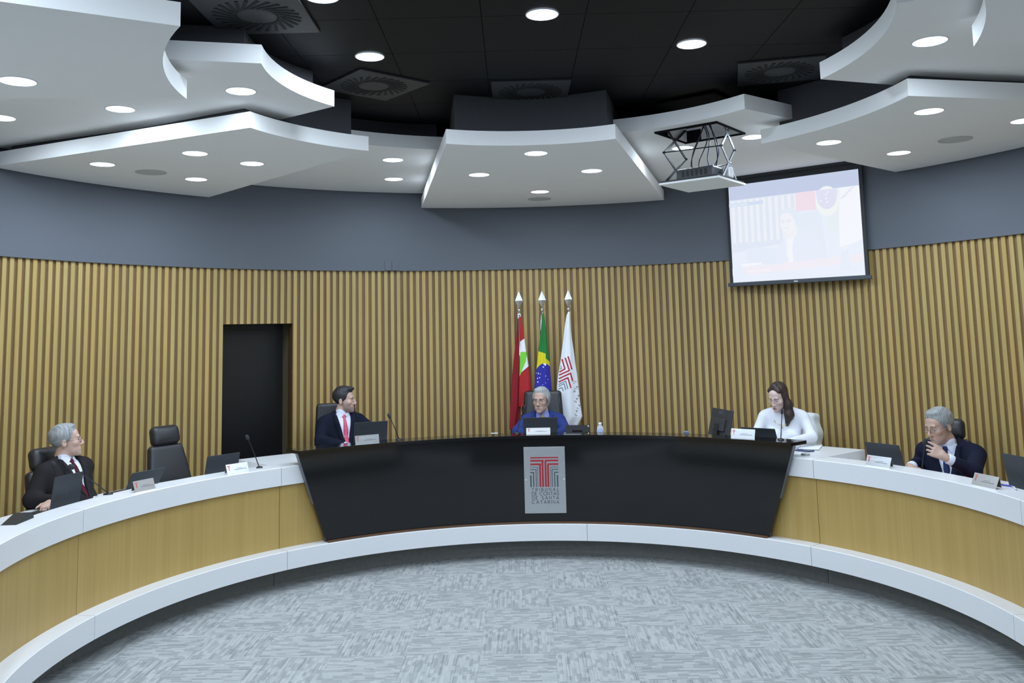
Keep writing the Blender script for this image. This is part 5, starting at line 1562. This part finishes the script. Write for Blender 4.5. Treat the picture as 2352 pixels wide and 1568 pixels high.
        if tie:
            tm = tie_dots or suitmat('tie_' + label[:18], tie)
            q = MB()
            pts = []
            for z, w_ in ((.572, .017), (.552, .020), (.535, .013), (.50, .017), (.44, .022), (.36, .027), (.28, .031), (.20, .033), (.17, .004)):
                y = ysurf(z) - .006 - (.008 if z > .54 else .002)
                pts.append((z, w_, y))
            vs, fs = [], []
            for z, w_, y in pts:
                for xx, yy in ((-w_, .004), (-w_ * .6, -.004), (0, -.007), (w_ * .6, -.004), (w_, .004), (0, .010)):
                    vs.append(T @ np.array((xx, y + yy, z)))
            for j in range(len(pts) - 1):
                for i in range(6):
                    a, b = j * 6 + i, j * 6 + (i + 1) % 6
                    fs.append((a, b, b + 6, a + 6))
            fs += [tuple(range(5, -1, -1)), tuple((len(pts) - 1) * 6 + i for i in range(6))]
            q.add(vs, fs); q.build('necktie', tm, root, smooth=True)
        if pin:
            pz = .475; py = min([y for y in np.arange(-.24, 0, .002) if min(float(p.d((T @ np.array((.098, y, pz)))[None])[0]) for p in jk) < 0] or [-.12])
            q = MB(); q.lathe([(0, .004), (.009, .003), (.011, 0)], 16, Matrix.Translation(Vector(T @ np.array((.098, py - .002, pz)))) @ Matrix(T).to_4x4() @ Matrix.Rotation(PI / 2, 4, 'X')); q.build('lapel_pin', plain('pin_white', (.8, .8, .78), .3), root, smooth=True)
    blob('trousers', [p.grow(.008) for p in legs] + [Ell((0, 0, .05), (.185 * build, .15 * build, .11), k=.06)], 0.014, sm if not female else suitmat('trousers_dark', (.02, .02, .024)), root)
    for p in feet: blob('shoe', [p.grow(.006)], 0.010, M_blackplastic, root)
    # ---- hair
    hm = hairmat('hair_' + label[:18], *hair_c)
    def Hp(L): return [p.tf(hM) for p in L]
    t_ = .011 * hs * hair_scale
    cap = [Ell((0, .020 * hs, .046 * hs), tuple(np.array((.074, .094, .082)) * hs + t_), k=.02)]
    rng = np.random.RandomState(3)
    if hair == 'short':
        ln = ([-.12, -.085, -.055, -.035, .0, .012, .03, .07, .12], [.098, .090, .060, .012, -.030, -.012, -.020, -.075, -.085])
        extra = [Ell((0, -.035 * hs, .112 * hs), (.050 * hs, .035 * hs, .014 * hs), k=.03)]
    elif hair == 'quiff':
        ln = ([-.12, -.085, -.055, -.035, .0, .012, .03, .07, .12], [.088, .083, .055, .0, -.040, -.020, -.020, -.080, -.095])
        extra = [Ell((0, -.070 * hs, .112 * hs), (.054 * hs, .032 * hs, .018 * hs), k=.02), Ell((0, .0, .105 * hs), (.06 * hs, .07 * hs, .033 * hs), k=.03)]
    elif hair == 'swept':
        ln = ([-.12, -.085, -.055, -.035, .0, .012, .03, .07, .12], [.106, .096, .066, .020, -.020, -.016, -.030, -.09, -.10])
        extra = [Ell((.0, -.035 * hs, .110 * hs), (.055 * hs, .035 * hs, .016 * hs), k=.03),
                 Ell((.074 * hs, .012 * hs, .02 * hs), (.017 * hs, .045 * hs, .045 * hs), k=.02), Ell((-.074 * hs, .012 * hs, .02 * hs), (.017 * hs, .045 * hs, .045 * hs), k=.02), Ell((0, .07 * hs, -.06 * hs), (.06 * hs, .03 * hs, .03 * hs), k=.03)]
    else:
        ln = ([-.12, -.085, -.06, -.045, -.02, .0, .03, .07, .12], [.085, .078, .060, .035, -.03, -.10, -.20, -.30, -.30])
        extra = [Cap((.074, .0, .02), (.090, -.004, -.07), .026, .036, k=.03), Cap((.090, -.004, -.07), (.094, -.032, -.16), .038, .044, k=.03), Cap((.094, -.032, -.16), (.070, -.066, -.245), .042, .020, k=.03),
                 Cap((-.072, .0, .02), (-.070, .004, -.06), .020, .022, k=.02), Cap((-.070, .004, -.06), (-.052, -.022, -.125), .020, .010, k=.02), Ell((0, .055, -.04), (.075, .055, .10), k=.03),
                 Cap((.0, -.03, .125), (.05, -.055, .085), .020, .016, k=.02), Cap((0, -.03, .125), (-.05, -.055, .085), .018, .014, k=.02)]
    def cuth(D, G):
        q = (G - hc) @ Hh
        y, z = q[..., 1] / hs, q[..., 2] / hs
        dec = 0.018 * np.clip(1 - np.abs(q[..., 0]) / (.05 * hs), 0, 1) * (0 if hair in ('long',) else 1)
        g = (np.interp(y, *ln) - dec * 0 - z) * hs * .75
        st = .0007 * np.sin(q[..., 0] * 330 + 9 * np.sin(q[..., 1] * 30 + q[..., 2] * 22))
        D2 = D + st
        if hair == 'long':
            # keep the falling locks, clear the face
            face = np.maximum(np.maximum(y + .03 + 0 * z, np.abs(q[..., 0]) - .058), z - .075)
            return np.maximum(D2, np.minimum(g, 0.02 - (z > -5) * 0.04)) if False else np.maximum(D2, -np.maximum(np.maximum(y + .045, np.abs(q[..., 0]) - .062 * hs), z - np.interp(np.abs(q[..., 0]), [0, .03, .06], [.100, .090, .062])))
        return np.maximum(D2, g)
    ho = blob('hair', Hp(cap + extra), 0.0048, hm, root, post=cuth)
    # ---- face details
    M4 = Matrix.Translation(Vector(hc)) @ Matrix([list(r) for r in Hh]).to_4x4()
    eyew, eyed = plain('eye_white', (.62, .62, .62), .25), plain('eye_iris', (.02, .014, .01), .2)
    bc = brow_c or tuple(c * .6 for c in hair_c[0])
    bm2 = plain('brow_' + label[:18], bc, .8, var=.2, scale=200)
    for sx in (-1, 1):
        if eyes_open > 0.5:
            q = MB(); q.lathe([(0, .0030), (.0060, .0022), (.0100, .0)], 16, M4 @ Matrix.Translation((sx * .0315 * hs, -.0905 * hs, .003 * hs)) @ Matrix.Rotation(PI / 2, 4, 'X') @ Matrix.Scale(.48, 4, (0, 1, 0)))
            ey = q.build('eye', eyew, root, smooth=True)
            q = MB(); q.lathe([(0, .0012), (.0042, .0006), (.0046, 0)], 14, M4 @ Matrix.Translation((sx * .0315 * hs, -.0928 * hs, .0032 * hs)) @ Matrix.Rotation(PI / 2, 4, 'X')); q.build('iris', eyed, ey, smooth=True)
            q = MB(); q.tube([M4 @ Vector((sx * x_ * hs, y_ * hs, z_ * hs)) for x_, y_, z_ in ((.0205, -.0895, .005), (.031, -.0935, .0088), (.0425, -.087, .005))], .0013, 6); q.build('eyelid_line', bm2, root, smooth=True)
        q = MB(); q.tube([M4 @ Vector((sx * x_ * hs, y_ * hs, z_ * hs)) for x_, y_, z_ in ((.012, -.0985, .020), (.024, -.0985, .0245), (.038, -.0935, .0245), (.050, -.083, .018))], ([.0028, .0034, .003, .0016] if not female else [.0016, .0022, .0018, .0010]), 8); q.build('eyebrow', bm2, root, smooth=True)
        if eyes_open <= 0.5:
            q = MB(); q.tube([M4 @ Vector((sx * x_ * hs, y_ * hs, z_ * hs)) for x_, y_, z_ in ((.020, -.0890, -.001), (.031, -.0920, -.004), (.043, -.0865, -.001))], .0016, 6); q.build('eyelid_line', bm2, root, smooth=True)
    q = MB(); q.tube([M4 @ Vector((x_ * hs, y_ * hs, z_ * hs)) for x_, y_, z_ in ((-.022, -.0955, -.0770), (-.010, -.1025, -.0752), (0, -.1035, -.0757), (.010, -.1025, -.0752), (.022, -.0955, -.0770))], [.0009, .0017, .0018, .0017, .0009], 6); q.build('mouth_line', plain('mouth_dark', (.10, .035, .03), .6), root, smooth=True)
    if glasses:
        gm = plain('glasses_frame', (.16, .15, .14), .3, .7)
        g = MB()
        for sx in (-1, 1):
            ring = [M4 @ Vector((sx * .033 * hs + .0225 * hs * math.cos(a), (-.1085 + .10 * (abs(.0225 * math.cos(a) + sx * 0)) ** 1.2) * hs, -.004 * hs + .0165 * hs * math.sin(a))) for a in [2 * PI * i / 18 for i in range(19)]]
            g.tube(ring, .0011, 6, caps=False)
            g.tube([M4 @ Vector((sx * .055 * hs, -.104 * hs, .002 * hs)), M4 @ Vector((sx * .073 * hs, -.07 * hs, .004 * hs)), M4 @ Vector((sx * .0815 * hs, .005 * hs, .004 * hs))], .0015, 6)
        g.tube([M4 @ Vector((-.0105 * hs, -.1095 * hs, -.001 * hs)), M4 @ Vector((0, -.1135 * hs, .001 * hs)), M4 @ Vector((.0105 * hs, -.1095 * hs, -.001 * hs))], .0013, 6)
        g.build('glasses', gm, root, smooth=True)
    return root, root_loc, M4, RW, T

# ================================================================ the five people and their chairs
def by(th, extra=0.0): return -math.radians(th) + math.radians(extra)
def dotted(name, base, dot, scale=95.0):
    t = NT(name); tc = t.n('ShaderNodeTexCoord')
    vo = t.n('ShaderNodeTexVoronoi', i_Scale=scale); vo.inputs['Randomness'].default_value = 0.0
    t.l(tc.outputs['Object'], vo.inputs['Vector'])
    t.l(t.mix(t.math('LESS_THAN', vo.outputs['Distance'], 0.28), base, dot), t.b.inputs['Base Color'])
    t.set(Roughness=0.6); MATS[name] = t.mat; return t.mat
GREY = ((0.115, 0.12, 0.125), (0.40, 0.41, 0.42))
# man in profile at the far left
r1, l1, h1, _, _ = person('man in profile with grey hair and burgundy tie leaning back at the far left', (-3.519, 7.048, 1.375), by(-70), lean=-13, head=(47, -6, 0), hs=1.0,
    skin=(0.52, 0.34, 0.27), hair='short', hair_c=GREY, suit=(0.017, 0.0155, 0.017), shirt=(0.62, 0.64, 0.74), tie=(0.075, 0.008, 0.018), glasses=True, eyes_open=0.5, build=1.12, shw=1.06, brow_c=(0.2, 0.17, 0.15),
    arms=[dict(elbow=(-3.60, 6.74, 0.985), wrist=(-3.36, 6.66, 0.985), side=-1, nrm=(0, 0, 1)), dict(elbow=tuple(pp(-67.5, 3.86, 0.955)), wrist=tuple(pp(-74.2, 3.64, 0.975)), side=1)])
chair(l1[0] + 0.045, l1[1] - 0.02, by(-70), l1[2] + 0.005, 'black leather chair behind the man in profile at the far left', 1.30, 'headrest', recline=14, backy=0.25)
# empty chair
c_e = pp(-53.0, 3.72)
chair(c_e.x, c_e.y, by(-53.0, 4), 0.66, 'empty black leather chair with a separate headrest', 1.352, 'headrest', recline=13, wtop=0.33, wbot=0.50, backy=0.20)
# man with the pink tie
r2, l2, h2, _, _ = person('bearded man with dark hair, navy suit and pink tie looking right', (-1.747, 9.154, 1.492), by(-27.8, 2), lean=-3, head=(52, 0, 0), hs=1.0,
    skin=(0.50, 0.335, 0.275), hair='quiff', hair_c=((0.006, 0.006, 0.007), (0.03, 0.03, 0.033)), suit=(0.0065, 0.009, 0.020), shirt=(0.66, 0.69, 0.82), tie=(0.6, 0.05, 0.12), tie_dots=dotted('tie_pink', (0.62, 0.055, 0.135), (0.75, 0.33, 0.42)), beard=True, pin=True, shw=1.06, brow_c=(0.012, 0.01, 0.01),
    arms=[dict(elbow=(-1.945, 8.955, 1.115), wrist=(-1.640, 8.720, 1.080), side=-1), dict(elbow=tuple(pp(-22.6, 3.82, 1.12)), wrist=tuple(pp(-26.0, 3.56, 1.08)), side=1)])
chair(l2[0], l2[1], by(-27.8, -4), l2[2] + 0.005, 'black leather chair behind the man with the pink tie', 1.445, 'plain', recline=9, wtop=0.40, wbot=0.50)
# man in the blue suit
r3, l3, h3, _, _ = person('man in bright blue suit with grey hair and glasses before the flags', (0.266, 9.562, 1.412), by(2.7), lean=4, head=(-17, 3, 0), hs=1.03, neck_fwd=0.015,
    skin=(0.48, 0.325, 0.26), hair='swept', hair_c=((0.16, 0.165, 0.17), (0.52, 0.54, 0.56)), suit=(0.026, 0.042, 0.175), shirt=(0.26, 0.30, 0.62), tie=(0.40, 0.31, 0.11), glasses=True, build=1.0, brow_c=(0.10, 0.09, 0.085),
    arms=[dict(elbow=tuple(pp(-1.1, 3.80, 1.10)), wrist=tuple(pp(0.6, 3.52, 1.08)), side=-1), dict(elbow=tuple(pp(6.5, 3.80, 1.10)), wrist=tuple(pp(4.6, 3.52, 1.08)), side=1)])
chair(l3[0], l3[1], by(2.7), l3[2] + 0.005, 'black leather chair behind the man in the blue suit', 1.482, 'plain', recline=9, wtop=0.41, wbot=0.50)
# woman in white
r4, l4, h4, _, _ = person('woman in a white turtleneck with long brown hair looking down', (2.481, 8.529, 1.468), by(40.2, 16), lean=9, head=(-22, 22, 3), hs=1.0, female=True, neck_fwd=0.02,
    skin=(0.62, 0.46, 0.41), hair='long', hair_c=((0.012, 0.007, 0.006), (0.055, 0.032, 0.026)), suit=(0.74, 0.76, 0.82), eyes_open=0.5, lipc=(0.30, 0.085, 0.10), brow_c=(0.04, 0.025, 0.02), build=0.95, shw=1.02,
    arms=[dict(elbow=(2.285, 8.66, 1.105), wrist=tuple(pp(38.0, 3.50, 1.075)), side=-1), dict(elbow=(2.745, 8.420, 1.100), wrist=tuple(pp(42.9, 3.46, 1.075)), side=1)])
q = MB(); q.tube([h4 @ Vector((0.080, -0.002, -0.045)), h4 @ Vector((0.081, -0.003, -0.060))], 0.004, 8); q.build('earring', plain('gold', (0.6, 0.42, 0.16), 0.25, 0.9), r4, smooth=True)
T4 = Rz(0) @ Rx(9)
nk = [T4 @ np.array((0.075 * math.sin(a), -0.075 - 0.055 * math.cos(a) * 1.0, 0.535 - 0.075 * (0.5 + 0.5 * math.cos(a)))) for a in [(-1.5 + 3.0 * i / 16) for i in range(17)]]
q = MB(); q.tube(nk, 0.0022, 6); nl = q.build('necklace', plain('gold', (0.6, 0.42, 0.16), 0.25, 0.9), r4, smooth=True)
q = MB(); q.lathe([(0, .003), (.007, .002), (.008, 0)], 14, Matrix.Translation(Vector(T4 @ np.array((0, -0.140, 0.44)))) @ Matrix.Rotation(PI / 2, 4, 'X')); q.build('pendant', MATS['gold'], nl, smooth=True)
ce, cR, cb, cH = chair(l4[0] + 0.0, l4[1] + 0.05, by(40.2, -8), l4[2] + 0.005, 'chair under the draped white blazer behind the woman', 1.245, 'plain', recline=9, wtop=0.35, wbot=0.42)
def blazer():
    lo = np.array((-.34, -.16, cH - .60)); hi = np.array((.34, .18, cH + .08))
    def post(D, G):
        x, y, z = G[..., 0], G[..., 1], G[..., 2]
        t = np.clip((cH - z) / .5, 0, 1)
        w_ = .195 + .05 * t + .012 * np.sin(z * 28)
        fold_ = .012 * np.sin(x * 42 + 3 * np.sin(z * 9)) * t + .006 * np.sin(x * 90 + z * 14) * t
        q_ = np.stack([np.abs(x) - (w_ - .05), np.abs(y + fold_) - (.085 - .05 + .01 * t), np.abs(z - (cH - .25)) - (.285 - .05)], -1)
        d = np.linalg.norm(np.maximum(q_, 0), axis=-1) + np.minimum(q_.max(-1), 0) - .05
        return d
    D, o = field([], 0.0095, lo=lo, hi=hi, post=post)
    V, F = surfnet(D, o, 0.0095)
    V = V @ cR.T + cb
    bz = np_mesh('white_blazer', V, F, [suitmat('blazer_white', (0.70, 0.73, 0.74))])
    bz.location = ce.location; bz.rotation_euler = ce.rotation_euler
    tag(bz, 'white blazer draped over the chair behind the woman', 'jacket')
blazer()
# man in the navy suit at the right
r5, l5, h5, _, _ = person('man in navy suit with grey hair holding a microphone at right', (3.384, 7.241, 1.305), by(64.8, 22), lean=8, side_lean=0, head=(-27, 13, -2), hs=1.07, neck_fwd=0.03,
    skin=(0.46, 0.30, 0.235), hair='short', hair_c=((0.10, 0.105, 0.105), (0.36, 0.375, 0.375)), suit=(0.0075, 0.0095, 0.024), shirt=(0.66, 0.70, 0.82), tie=(0.020, 0.034, 0.095), glasses=True, eyes_open=0.5, build=1.06, shw=1.10, brow_c=(0.12, 0.11, 0.10), hair_scale=1.25, cuff_cut=.065,
    arms=[dict(elbow=tuple(pp(60.6, 3.76, 1.0)), wrist=tuple(pp(62.3, 3.47, 0.982)), dir=(0.02, -1, -0.05), nrm=(0, -0.1, 1), side=-1, curl=(40, 45, 30)),
          dict(elbow=tuple(pp(70.0, 3.60, 1.0)), wrist=(3.270, 6.925, 1.102), dir=(-0.62, 0.30, 0.42), nrm=(-0.35, -0.9, 0.25), side=1, spread=1.35, hs=1.05, fcurl=[(5, 30, 25), (25, 30, 20), (35, 30, 20), (45, 30, 20)], thumb=(0.9, 0.5, -0.35))])
chair(l5[0] - 0.03, l5[1] + 0.15, by(64.8, 28), l5[2] + 0.005, 'black leather chair behind the man in the navy suit', 1.285, 'headrest', recline=10, backy=0.26)
